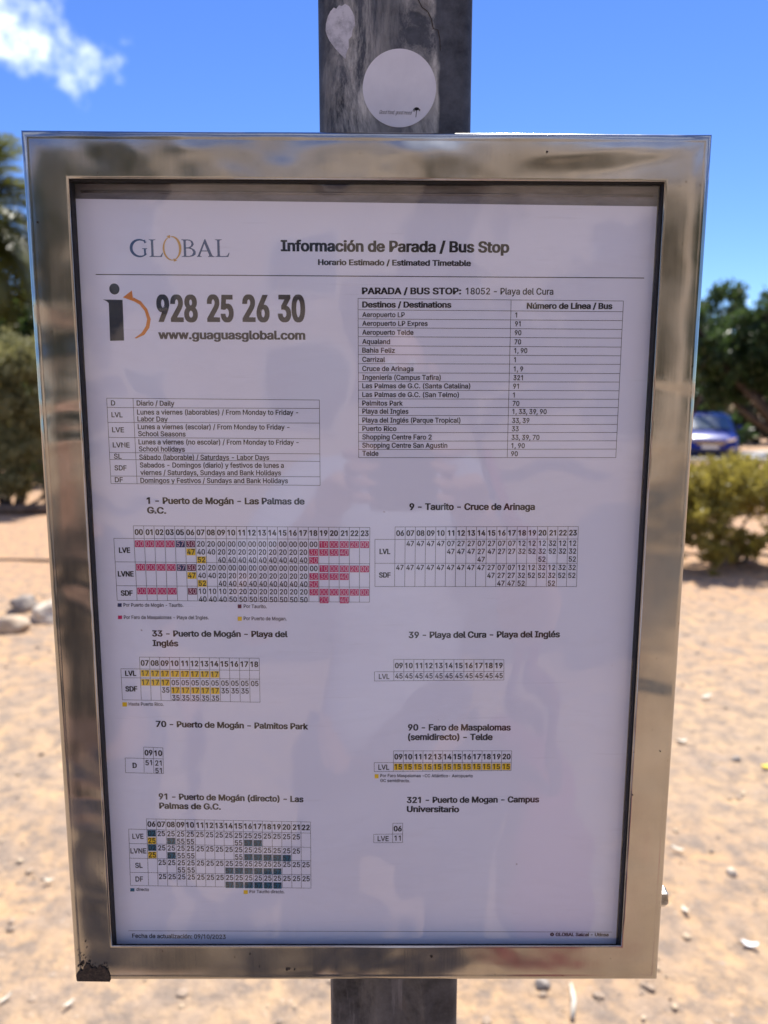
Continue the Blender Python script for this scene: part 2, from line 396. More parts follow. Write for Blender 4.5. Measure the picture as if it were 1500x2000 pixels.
# ------------------------------------------------------------------ lettering: glyph outlines, 1000 units to the em
CAP_HEIGHT = 509
GLYPHS = {
'A': (480, "16,0 201,509 276,509 463,0 395,0 287,302 276,334 264,372 250,420 232,478 245,478 228,419 213,371 191,302 85,0;110,142 110,199 370,199 370,142"),
'B': (456, "60,0 60,509 241,509 289,504 329,491 359,469 381,442 394,410 398,374 395,344 387,320 373,301 356,286 336,275 315,267 315,262 339,257 363,245 385,227 402,203 414,173 418,136 413,100 400,67 377,39 344,18 301,4 247,0;125,57 245,57 296,63 330,80 349,105 355,137 352,161 342,184 327,203 306,218 279,228 248,231 125,231;125,285 238,285 265,288 288,296 308,309 323,326 333,348 336,372 330,403 313,429 283,446 240,452 125,452"),
'C': (510, "267,-7 225,-3 186,7 150,25 119,49 92,79 70,115 53,157 44,203 40,254 44,305 53,352 70,393 92,429 119,459 150,484 186,501 225,512 267,516 305,513 340,504 373,490 402,471 427,447 448,418 463,385 473,348 408,348 401,373 389,395 375,413 357,428 337,440 315,449 292,454 267,456 223,450 184,432 150,403 125,364 109,314 103,254 109,194 125,145 151,105 184,76 223,59 267,53 292,55 315,60 337,69 357,81 375,96 389,114 401,136 408,160 473,160 463,124 448,91 428,62 402,38 373,19 341,5 305,-4"),
'D': (502, "219,0 96,0 96,57 215,57 272,63 318,81 354,110 379,149 394,198 399,255 394,312 379,361 354,399 320,428 275,446 221,452 93,452 93,509 225,509 273,505 315,495 353,478 399,441 433,391 449,351 458,306 462,255 458,205 449,159 433,119 411,83 384,54 351,31 312,14 268,3;125,509 125,0 60,0 60,509"),
'E': (419, "60,0 60,509 372,509 372,452 125,452 125,286 355,286 355,229 125,229 125,57 375,57 375,0"),
'F': (410, "60,0 60,509 369,509 369,452 125,452 125,278 346,278 346,221 125,221 125,0"),
'G': (520, "269,-7 225,-3 185,7 149,25 118,49 91,79 69,116 53,157 43,203 40,254 43,305 53,352 69,393 91,429 117,459 149,484 184,501 223,512 265,516 304,513 340,504 374,489 403,469 429,445 449,416 465,384 474,349 408,349 399,372 387,393 373,411 356,427 337,439 315,448 291,454 265,456 222,450 183,432 150,404 125,364 109,314 103,254 109,194 125,145 151,105 184,76 224,59 269,53 309,57 345,71 374,93 396,123 410,160 415,202 434,199 283,199 283,256 478,256 478,200 471,141 451,91 419,50 377,19 326,0"),
'H': (517, "60,0 60,509 125,509 125,289 392,289 392,509 457,509 457,0 392,0 392,232 125,232 125,0"),
'I': (300, "31,0 31,57 118,57 118,452 31,452 31,509 269,509 269,452 183,452 183,57 269,57 269,0"),
'J': (396, "185,-7 124,3 75,33 52,63 38,100 33,145 33,173 98,173 98,145 104,104 122,74 149,56 185,50 220,56 248,74 266,104 272,145 272,509 336,509 336,145 332,100 318,63 294,33 246,3"),
'L': (393, "60,0 60,509 125,509 125,57 361,57 361,0"),
'M': (628, "60,0 60,509 152,509 277,187 282,174 287,159 299,123 311,84 322,49 307,49 318,83 330,121 342,158 352,187 476,509 568,509 568,0 504,0 504,291 504,327 505,369 506,413 507,457 513,457 505,433 498,409 482,363 467,322 456,291 342,0 286,0 170,291 159,321 145,361 129,408 112,457 119,457 120,416 121,372 122,328 122,291 122,0"),
'N': (523, "60,0 60,509 136,509 343,183 352,169 363,151 375,130 388,107 401,82 414,55 405,54 402,81 401,108 400,134 399,157 399,195 399,509 463,509 463,0 387,0 202,290 177,331 164,354 148,381 108,452 119,454 122,384 124,328 125,291 125,0"),
'O': (533, "267,-7 225,-3 186,7 150,25 119,49 92,79 70,115 53,157 44,203 40,254 44,305 53,352 70,393 92,429 119,459 150,484 186,501 225,512 267,516 309,512 348,501 384,484 415,459 442,429 464,393 480,352 490,305 493,254 490,203 480,157 464,115 442,79 415,49 384,25 348,7 309,-3;267,53 310,59 349,76 383,105 408,144 425,194 430,254 425,314 408,365 383,404 349,433 310,450 267,456 223,450 184,433 151,404 125,364 109,314 103,254 109,194 125,144 151,105 184,76 223,59"),
'P': (445, "60,0 60,509 235,509 289,503 332,487 366,462 390,430 404,391 409,348 404,304 390,265 366,233 332,207 289,191 235,186 109,186 109,242 233,242 269,246 297,256 318,272 333,294 342,319 344,348 342,376 333,402 318,423 297,439 268,449 232,452 125,452 125,0"),
'R': (449, "60,0 60,509 236,509 290,504 333,489 367,465 390,433 405,395 409,352 405,309 390,271 367,240 333,217 289,203 236,198 96,198 96,255 234,255 269,258 298,267 319,281 334,300 342,324 345,352 342,380 334,405 319,425 298,440 269,449 233,452 125,452 125,0;353,0 230,229 303,229 428,0"),
'S': (447, "224,-9 172,-4 128,9 91,31 64,60 46,96 38,137 104,137 110,110 123,88 142,71 166,59 194,52 224,49 257,52 286,60 311,74 329,92 341,114 346,139 342,161 332,179 316,193 296,205 272,214 245,222 184,239 128,260 86,289 60,326 52,372 58,413 75,448 102,476 138,498 180,511 227,516 275,511 316,498 351,476 377,449 394,415 401,378 337,378 326,412 302,437 267,453 225,459 194,456 167,448 145,435 129,418 118,398 115,376 119,352 131,334 148,319 169,308 191,300 212,293 264,279 287,272 312,264 336,252 359,238 379,220 395,198 405,171 408,139 403,99 386,64 360,34 323,11 278,-4"),
'T': (449, "32,452 32,509 417,509 417,452 257,452 257,0 193,0 193,452"),
'U': (517, "259,-8 203,-2 154,15 114,43 85,80 66,124 60,173 60,509 124,509 124,178 128,144 141,113 160,87 187,68 220,56 259,52 298,56 331,68 357,87 377,113 389,144 393,178 393,509 457,509 457,173 451,124 433,80 403,43 363,15 315,-2"),
'V': (480, "204,0 16,509 84,509 192,206 203,176 215,137 230,89 248,31 235,31 252,90 267,138 279,176 290,206 395,509 463,509 278,0"),
'a': (389, "160,-9 126,-5 94,5 68,22 48,45 35,73 30,108 34,138 43,161 58,179 78,193 100,203 125,211 152,216 178,220 234,227 252,230 265,235 273,243 276,255 276,257 273,279 267,297 256,311 240,322 220,329 196,331 171,329 149,322 132,313 118,301 107,288 100,274 41,291 57,322 79,346 104,364 133,375 163,382 194,384 215,383 239,379 263,372 286,360 306,343 322,320 333,290 337,251 337,0 277,0 277,52 272,52 264,38 252,25 236,12 215,1 190,-6;170,45 202,49 228,59 248,74 263,93 272,115 276,138 276,190 270,186 259,182 246,179 231,176 216,173 200,171 175,168 154,164 134,159 117,150 103,139 95,124 92,105 94,87 102,72 114,61 130,52 149,47"),
'b': (424, "229,-8 198,-5 172,4 153,17 138,31 127,46 118,59 112,59 112,0 53,0 53,509 114,509 114,319 118,319 127,331 137,346 152,360 171,373 197,381 229,384 274,378 313,361 345,332 370,293 385,245 390,189 385,133 370,84 346,45 313,16 274,-2;220,47 253,51 279,66 301,88 316,117 325,151 328,189 325,227 316,261 301,290 280,311 253,325 220,330 188,325 161,312 140,291 125,263 116,229 113,189 116,150 125,115 140,86 162,65 188,51"),
'c': (396, "207,-8 159,-2 117,16 82,46 56,85 40,133 34,187 40,243 56,291 82,330 117,360 159,378 207,384 234,383 260,377 284,368 305,356 324,341 340,322 353,301 362,277 303,262 298,276 290,289 281,301 270,311 257,319 242,325 226,329 207,330 173,325 145,310 124,287 108,258 99,224 96,187 99,151 108,117 124,89 145,66 173,51 207,46 226,48 243,52 258,58 271,66 282,76 292,89 299,102 304,117 363,102 354,78 341,56 325,37 306,21 285,9 261,-1 235,-6"),
'd': (424, "195,-8 151,-2 111,16 79,45 55,84 39,133 34,189 39,245 55,293 79,332 112,361 151,378 196,384 228,381 253,373 272,360 287,346 298,331 306,319 311,319 311,509 372,509 372,0 313,0 313,59 307,59 298,46 287,31 272,17 252,4 227,-5;205,47 236,51 263,65 284,86 299,115 309,150 312,189 309,229 300,263 284,291 263,312 237,325 205,330 172,325 145,311 124,290 108,261 99,227 96,189 99,151 109,117 124,88 145,66 172,51"),
'e': (404, "212,-8 161,-2 117,16 82,46 56,85 40,132 34,187 39,242 55,290 81,329 115,359 157,378 205,384 236,382 266,374 294,361 319,341 341,315 357,282 368,242 371,194 371,169 75,169 75,221 338,221 310,202 307,237 298,269 283,294 263,314 237,326 205,330 173,326 146,313 125,294 109,270 99,241 96,211 96,178 100,139 110,106 128,80 151,61 179,50 212,46 234,48 254,53 271,61 285,73 297,88 306,105 365,91 353,63 335,39 311,19 283,4 249,-5"),
'f': (254, "228,379 228,327 6,327 6,379;81,0 81,432 84,461 96,486 113,505 135,519 161,527 187,530 207,529 222,527 234,524 243,521 227,468 222,470 215,472 206,473 195,474 171,470 154,460 145,443 142,419 142,0"),
'g': (425, "207,-151 168,-148 134,-140 105,-127 82,-110 64,-91 51,-69 101,-41 110,-53 122,-66 136,-78 154,-88 178,-95 207,-97 249,-92 282,-75 304,-47 311,-6 311,68 306,68 298,56 287,41 272,28 252,16 227,8 195,5 152,10 113,27 80,53 55,90 39,136 34,191 39,246 55,293 80,332 112,361 152,378 196,384 228,382 253,373 273,360 288,346 299,331 308,319 313,319 313,379 372,379 372,-9 367,-54 350,-90 324,-117 291,-136 251,-147;205,59 237,63 264,75 285,95 300,121 309,154 312,193 309,231 300,264 285,291 264,312 237,325 205,330 172,325 145,312 124,290 109,262 99,229 96,193 99,155 109,123 124,96 145,76 172,63"),
'h': (410, "114,227 114,0 53,0 53,509 114,509 114,287 102,287 124,332 152,362 187,379 227,384 264,380 295,369 321,349 341,321 353,285 357,240 357,0 296,0 296,235 290,275 273,304 246,323 210,329 184,326 161,317 141,303 126,283 117,257"),
'i': (167, "53,0 53,379 114,379 114,0;84,443 67,446 54,455 44,468 41,483 44,499 54,512 67,521 84,524 100,521 114,512 123,499 126,483 123,468 114,455 100,446"),
'k': (381, "110,137 110,212 121,212 284,379 360,379 184,199 177,199;53,0 53,509 114,509 114,0;294,0 148,186 191,229 372,0"),
'l': (189, "139,-2 101,3 74,20 58,47 53,84 53,509 114,509 114,99 115,77 120,62 130,54 146,52 154,52 160,53 170,54 181,3 172,1 162,-1 151,-2"),
'm': (610, "53,0 53,379 112,379 112,295 108,295 118,323 132,346 151,363 172,376 195,384 219,386 257,380 287,361 309,331 321,295 312,295 322,321 337,343 357,361 381,375 407,383 437,386 468,383 497,372 522,354 541,328 553,296 557,255 557,0 496,0 496,254 490,289 473,313 447,326 419,330 395,328 374,320 358,307 345,290 338,270 335,247 335,0 274,0 274,260 269,288 253,311 229,326 199,330 178,328 158,320 140,307 126,289 117,266 114,238 114,0"),
'n': (410, "114,227 114,0 53,0 53,379 112,379 112,287 102,287 124,332 152,362 187,379 227,384 264,380 295,369 321,349 341,321 353,285 357,240 357,0 296,0 296,235 290,275 273,304 246,323 210,329 184,326 161,317 141,303 126,283 117,257"),
'o': (415, "207,-8 159,-2 117,16 82,46 56,85 40,133 34,187 40,243 56,291 82,330 117,360 159,378 207,384 256,378 299,360 333,330 359,291 376,243 381,187 376,133 359,85 333,46 299,16 256,-2;207,46 242,51 270,66 292,89 307,117 316,151 319,187 316,224 307,258 292,287 270,310 242,325 207,330 173,325 145,310 124,287 108,258 99,224 96,187 99,151 108,117 124,89 145,66 173,51"),
'p': (424, "53,-143 53,379 112,379 112,319 118,319 126,331 137,346 152,360 171,373 197,381 229,384 274,378 313,361 345,332 370,293 385,245 390,189 385,133 370,84 346,45 313,16 274,-2 229,-8 198,-5 173,4 153,17 138,31 127,46 118,59 114,59 114,-143;220,47 253,51 279,66 301,88 316,117 325,151 328,189 325,227 316,261 301,290 280,311 253,325 220,330 188,325 161,312 140,291 125,263 116,229 113,189 116,150 125,115 140,86 162,65 188,51"),
'q': (424, "372,-143 311,-143 311,59 306,59 298,46 287,31 272,17 252,4 227,-5 195,-8 151,-2 111,16 79,45 55,84 39,133 34,189 39,245 55,293 79,332 112,361 151,378 196,384 228,381 253,373 272,360 287,346 298,331 307,319 313,319 313,379 372,379;205,47 236,51 263,65 284,86 299,115 309,150 312,189 309,229 300,263 284,291 263,312 237,325 205,330 172,325 145,311 124,290 108,261 99,227 96,189 99,151 109,117 124,88 145,66 172,51"),
'r': (259, "53,0 53,379 112,379 112,321 115,321 130,347 152,367 181,380 213,385 229,384 243,384 243,322 230,324 219,325 207,326 182,323 159,315 140,301 126,284 117,262 114,237 114,0"),
's': (365, "182,-8 145,-5 112,3 84,18 62,38 45,63 36,94 94,107 105,79 124,60 150,49 181,45 217,50 244,62 262,81 268,103 265,121 254,136 237,147 212,155 149,170 104,186 72,208 53,237 47,274 51,305 65,332 87,354 115,370 149,381 187,384 223,381 254,372 279,358 299,339 314,316 324,290 268,277 258,298 243,316 219,328 187,333 156,329 131,317 114,299 109,277 112,258 124,243 144,232 172,223 229,209 275,194 306,171 325,142 331,107 326,75 312,47 290,24 260,6 223,-5"),
't': (227, "204,379 204,327 6,327 6,379;65,471 126,471 126,98 128,76 136,61 150,53 170,50 177,50 185,51 202,54 213,2 203,-1 192,-3 180,-4 168,-4 125,2 92,21 72,52 65,93"),
'u': (410, "182,-5 146,-1 115,11 89,31 69,59 57,95 53,139 53,379 114,379 114,144 119,105 137,75 164,56 200,50 226,53 249,62 268,77 283,97 293,122 296,153 296,379 357,379 357,0 298,0 298,92 307,92 286,47 257,17 222,0"),
'v': (389, "163,0 17,379 84,379 165,155 177,121 187,87 196,53 206,21 184,21 194,53 203,87 213,121 224,155 305,379 371,379 226,0"),
'w': (567, "138,0 23,379 87,379 133,214 143,177 154,137 165,91 175,41 165,41 175,90 186,135 196,176 206,214 252,379 316,379 362,214 371,176 382,136 392,91 402,41 391,41 402,90 413,135 423,176 434,214 480,379 545,379 429,0 368,0 319,172 305,225 297,252 291,280 277,338 291,338 277,280 263,225 255,198 248,172 199,0"),
'x': (379, "21,0 171,218 171,171 29,379 100,379 147,306 164,279 179,253 193,229 207,206 175,206 190,229 202,253 216,279 233,306 282,379 352,379 209,169 209,214 358,0 287,0 231,85 214,112 200,136 187,159 173,182 205,182 191,159 178,136 165,112 148,85 91,0"),
'y': (389, "47,-139 61,-86 71,-87 88,-90 104,-89 118,-84 130,-74 141,-58 151,-36 163,-1 17,379 84,379 165,155 177,121 187,87 196,53 206,21 184,21 193,53 202,87 212,121 224,155 305,379 371,379 204,-58 191,-85 177,-107 159,-124 139,-136 117,-143 91,-145 77,-145 65,-143 54,-141"),
'z': (380, "42,0 42,46 254,320 254,323 48,323 48,379 333,379 333,331 126,60 126,56 339,56 339,0"),
'0': (453, "227,-7 174,1 130,24 95,62 69,113 57,155 50,202 48,254 50,306 57,353 69,395 95,447 130,484 174,508 227,516 279,508 323,484 358,447 384,395 396,353 403,306 405,254 403,202 396,155 384,113 359,62 323,24 279,1;227,50 261,56 290,74 313,103 330,144 340,194 344,254 340,314 330,365 313,405 290,435 261,453 227,460 192,453 163,435 140,405 123,365 113,314 109,254 113,194 123,144 140,103 163,74 192,56"),
'1': (453, "76,0 76,55 391,55 391,0;276,509 276,0 212,0 212,448 209,448 86,358 86,427 198,509"),
'2': (453, "64,0 64,47 234,229 261,257 282,282 299,305 311,327 318,348 320,371 317,397 308,419 293,436 273,449 250,457 224,460 196,457 172,447 153,433 139,413 130,390 127,362 66,362 71,405 86,442 111,473 143,496 182,511 225,516 268,511 306,497 337,474 361,445 376,411 381,372 378,345 371,318 357,290 336,259 306,223 267,180 153,60 153,57 389,57 389,0"),
'3': (453, "218,-7 173,-3 133,10 98,30 70,57 52,91 44,132 109,132 115,107 126,87 144,71 165,59 191,52 219,50 248,53 275,61 297,74 315,93 325,116 329,145 326,172 316,196 299,217 275,234 242,244 201,248 157,248 157,299 288,448 288,452 70,452 70,509 372,509 372,461 211,278 211,289 264,288 308,276 344,253 371,222 387,186 393,145 387,103 370,66 344,36 309,12 266,-2"),
'4': (453, "40,105 40,158 247,509 311,509 109,166 109,163 413,163 413,105;282,0 282,121 282,146 282,318 343,318 343,0"),
'5': (453, "221,-7 178,-2 140,11 108,32 83,60 66,93 60,130 122,130 127,108 138,89 154,73 173,60 196,52 221,50 250,53 276,64 298,82 314,104 324,131 328,162 324,193 314,221 297,244 275,262 248,273 218,277 192,275 167,268 145,258 128,246 67,253 96,509 366,509 366,452 151,452 134,301 136,301 155,315 178,325 203,331 229,334 263,330 294,321 321,306 345,285 364,260 379,231 388,199 391,163 385,117 369,76 343,41 309,15 268,-1"),
'6': (453, "226,-7 182,-1 142,15 109,40 84,74 69,115 64,162 68,199 80,239 102,285 137,340 252,509 322,509 151,261 145,261 154,275 165,288 179,299 196,307 214,312 235,314 278,309 316,295 346,271 370,240 384,201 389,157 384,112 368,73 343,39 310,14 271,-2;226,48 254,52 279,63 299,79 314,101 324,128 327,157 324,187 314,213 299,235 279,251 254,262 226,265 198,262 174,252 153,235 138,214 128,188 125,158 128,128 138,102 153,79 174,63 198,52"),
'7': (453, "97,0 323,448 323,452 62,452 62,509 391,509 391,449 165,0"),
'8': (453, "226,-7 178,-2 136,11 101,33 74,62 57,96 52,135 55,166 65,195 81,220 101,241 125,256 153,265 153,267 119,282 93,308 76,342 70,380 75,417 90,450 114,477 146,498 184,511 226,516 269,511 306,498 337,477 361,450 377,417 382,380 376,342 359,308 333,282 300,267 300,265 327,256 351,241 372,220 387,195 397,166 401,135 395,96 378,62 352,33 317,11 275,-2;226,49 258,52 285,60 307,74 323,91 333,113 337,139 333,165 322,189 305,208 283,223 256,232 226,235 196,232 169,223 147,208 130,189 119,165 115,139 119,113 129,91 145,74 167,60 195,52;226,290 252,292 274,300 293,313 307,330 316,351 319,376 316,399 308,420 294,437 275,449 252,457 226,460 200,457 177,449 159,437 145,420 136,399 133,376 136,351 145,330 159,313 178,300 201,292"),
'9': (453, "226,516 271,510 310,494 343,468 368,434 384,393 389,347 385,309 373,270 350,224 315,168 200,0 130,0 301,248 307,248 299,234 287,221 273,210 257,202 238,196 218,195 175,199 137,214 106,237 83,269 68,307 64,352 69,397 85,436 110,469 143,494 182,510;226,460 199,457 174,446 154,429 138,407 129,381 125,352 129,322 138,295 154,274 174,257 199,247 226,243 254,247 279,257 299,273 314,295 324,321 327,350 324,381 314,407 299,429 279,446 254,457"),
'Á': (480, "16,0 201,509 276,509 463,0 395,0 287,302 276,334 264,372 250,420 232,478 245,478 228,419 213,371 191,302 85,0;110,142 110,199 370,199 370,142;213,558 260,659 329,659 263,558"),
'É': (419, "60,0 60,509 372,509 372,452 125,452 125,286 355,286 355,229 125,229 125,57 375,57 375,0;191,558 239,659 307,659 241,558"),
'á': (389, "160,-9 126,-5 94,5 68,22 48,45 35,73 30,108 34,138 43,161 58,179 78,193 100,203 125,211 152,216 178,220 234,227 252,230 265,235 273,243 276,255 276,257 273,279 267,297 256,311 240,322 220,329 196,331 171,329 149,322 132,313 118,301 107,288 100,274 41,291 57,322 79,346 104,364 133,375 163,382 194,384 215,383 239,379 263,372 286,360 306,343 322,320 333,290 337,251 337,0 277,0 277,52 272,52 264,38 252,25 236,12 215,1 190,-6;170,45 202,49 228,59 248,74 263,93 272,115 276,138 276,190 270,186 259,182 246,179 231,176 216,173 200,171 175,168 154,164 134,159 117,150 103,139 95,124 92,105 94,87 102,72 114,61 130,52 149,47;162,429 210,529 278,529 212,429"),
'é': (404, "212,-8 161,-2 117,16 82,46 56,85 40,132 34,187 39,242 55,290 81,329 115,359 157,378 205,384 236,382 266,374 294,361 319,341 341,315 357,282 368,242 371,194 371,169 75,169 75,221 338,221 310,202 307,237 298,269 283,294 263,314 237,326 205,330 173,326 146,313 125,294 109,270 99,241 96,211 96,178 100,139 110,106 128,80 151,61 179,50 212,46 234,48 254,53 271,61 285,73 297,88 306,105 365,91 353,63 335,39 311,19 283,4 249,-5;177,429 225,529 293,529 227,429"),
'í': (167, "53,0 53,379 114,379 114,0;57,429 104,529 173,529 107,429"),
'ó': (415, "207,-8 159,-2 117,16 82,46 56,85 40,133 34,187 40,243 56,291 82,330 117,360 159,378 207,384 256,378 299,360 333,330 359,291 376,243 381,187 376,133 359,85 333,46 299,16 256,-2;207,46 242,51 270,66 292,89 307,117 316,151 319,187 316,224 307,258 292,287 270,310 242,325 207,330 173,325 145,310 124,287 108,258 99,224 96,187 99,151 108,117 124,89 145,66 173,51;181,429 228,529 297,529 231,429"),
'ú': (410, "182,-5 146,-1 115,11 89,31 69,59 57,95 53,139 53,379 114,379 114,144 119,105 137,75 164,56 200,50 226,53 249,62 268,77 283,97 293,122 296,153 296,379 357,379 357,0 298,0 298,92 307,92 286,47 257,17 222,0;178,429 226,529 294,529 228,429"),
'(': (273, "89,207 92,264 101,324 109,364 119,403 132,441 153,494 177,539 236,539 212,485 191,428 174,370 161,313 154,258 151,207 154,161 160,115 172,67 188,16 202,-19 218,-57 236,-96 177,-96 150,-46 128,4 111,55 99,106 92,156"),
')': (273, "37,-96 56,-56 72,-18 86,18 102,69 113,116 120,162 122,207 119,258 112,313 99,370 82,428 62,485 37,539 97,539 121,494 142,441 154,403 164,364 173,323 181,264 184,207 182,156 174,104 161,53 144,3 123,-47 97,-96"),
'-': (453, "337,244 337,188 114,188 114,244"),
'/': (249, "235,533 71,-76 14,-76 178,533"),
'.': (188, "95,-4 78,-1 63,9 53,24 50,41 53,59 63,73 78,83 95,87 113,83 128,73 138,59 141,41 138,24 128,9 113,-1"),
',': (188, "38,-119 68,71 137,71 84,-119"),
':': (188, "95,-4 78,-1 63,9 53,24 50,41 53,59 63,73 78,83 95,87 113,83 128,73 138,59 141,41 138,24 128,9 113,-1;95,271 78,274 63,284 53,299 50,316 53,334 63,349 78,359 95,362 113,359 128,349 138,334 141,316 138,299 128,284 113,274"),
'©': (637, "173,254 178,293 193,328 216,358 247,382 282,397 321,402 355,398 386,386 414,368 436,345 452,317 460,286 400,286 391,309 372,328 348,340 321,344 297,341 276,332 257,318 243,299 234,278 231,254 234,230 243,209 257,191 276,177 297,168 321,165 347,169 370,181 386,199 395,223 455,223 447,191 432,163 411,140 385,122 355,110 321,107 282,112 247,126 216,150 193,180 178,215;318,-8 266,-3 216,12 172,37 133,69 101,108 76,153 61,202 56,254 61,307 76,356 101,401 133,440 172,472 216,496 266,511 318,517 371,511 420,496 465,472 504,440 536,401 560,356 575,307 580,254 575,202 560,153 536,108 504,69 465,37 420,12 371,-3;318,51 359,55 397,67 432,86 462,111 487,141 506,176 517,214 521,254 517,295 506,333 487,368 462,398 432,423 397,442 359,454 318,457 278,454 240,442 205,423 175,398 150,368 131,333 119,295 115,254 119,214 131,176 150,141 175,111 205,86 240,67 278,55"),
' ': (188, ""),
}
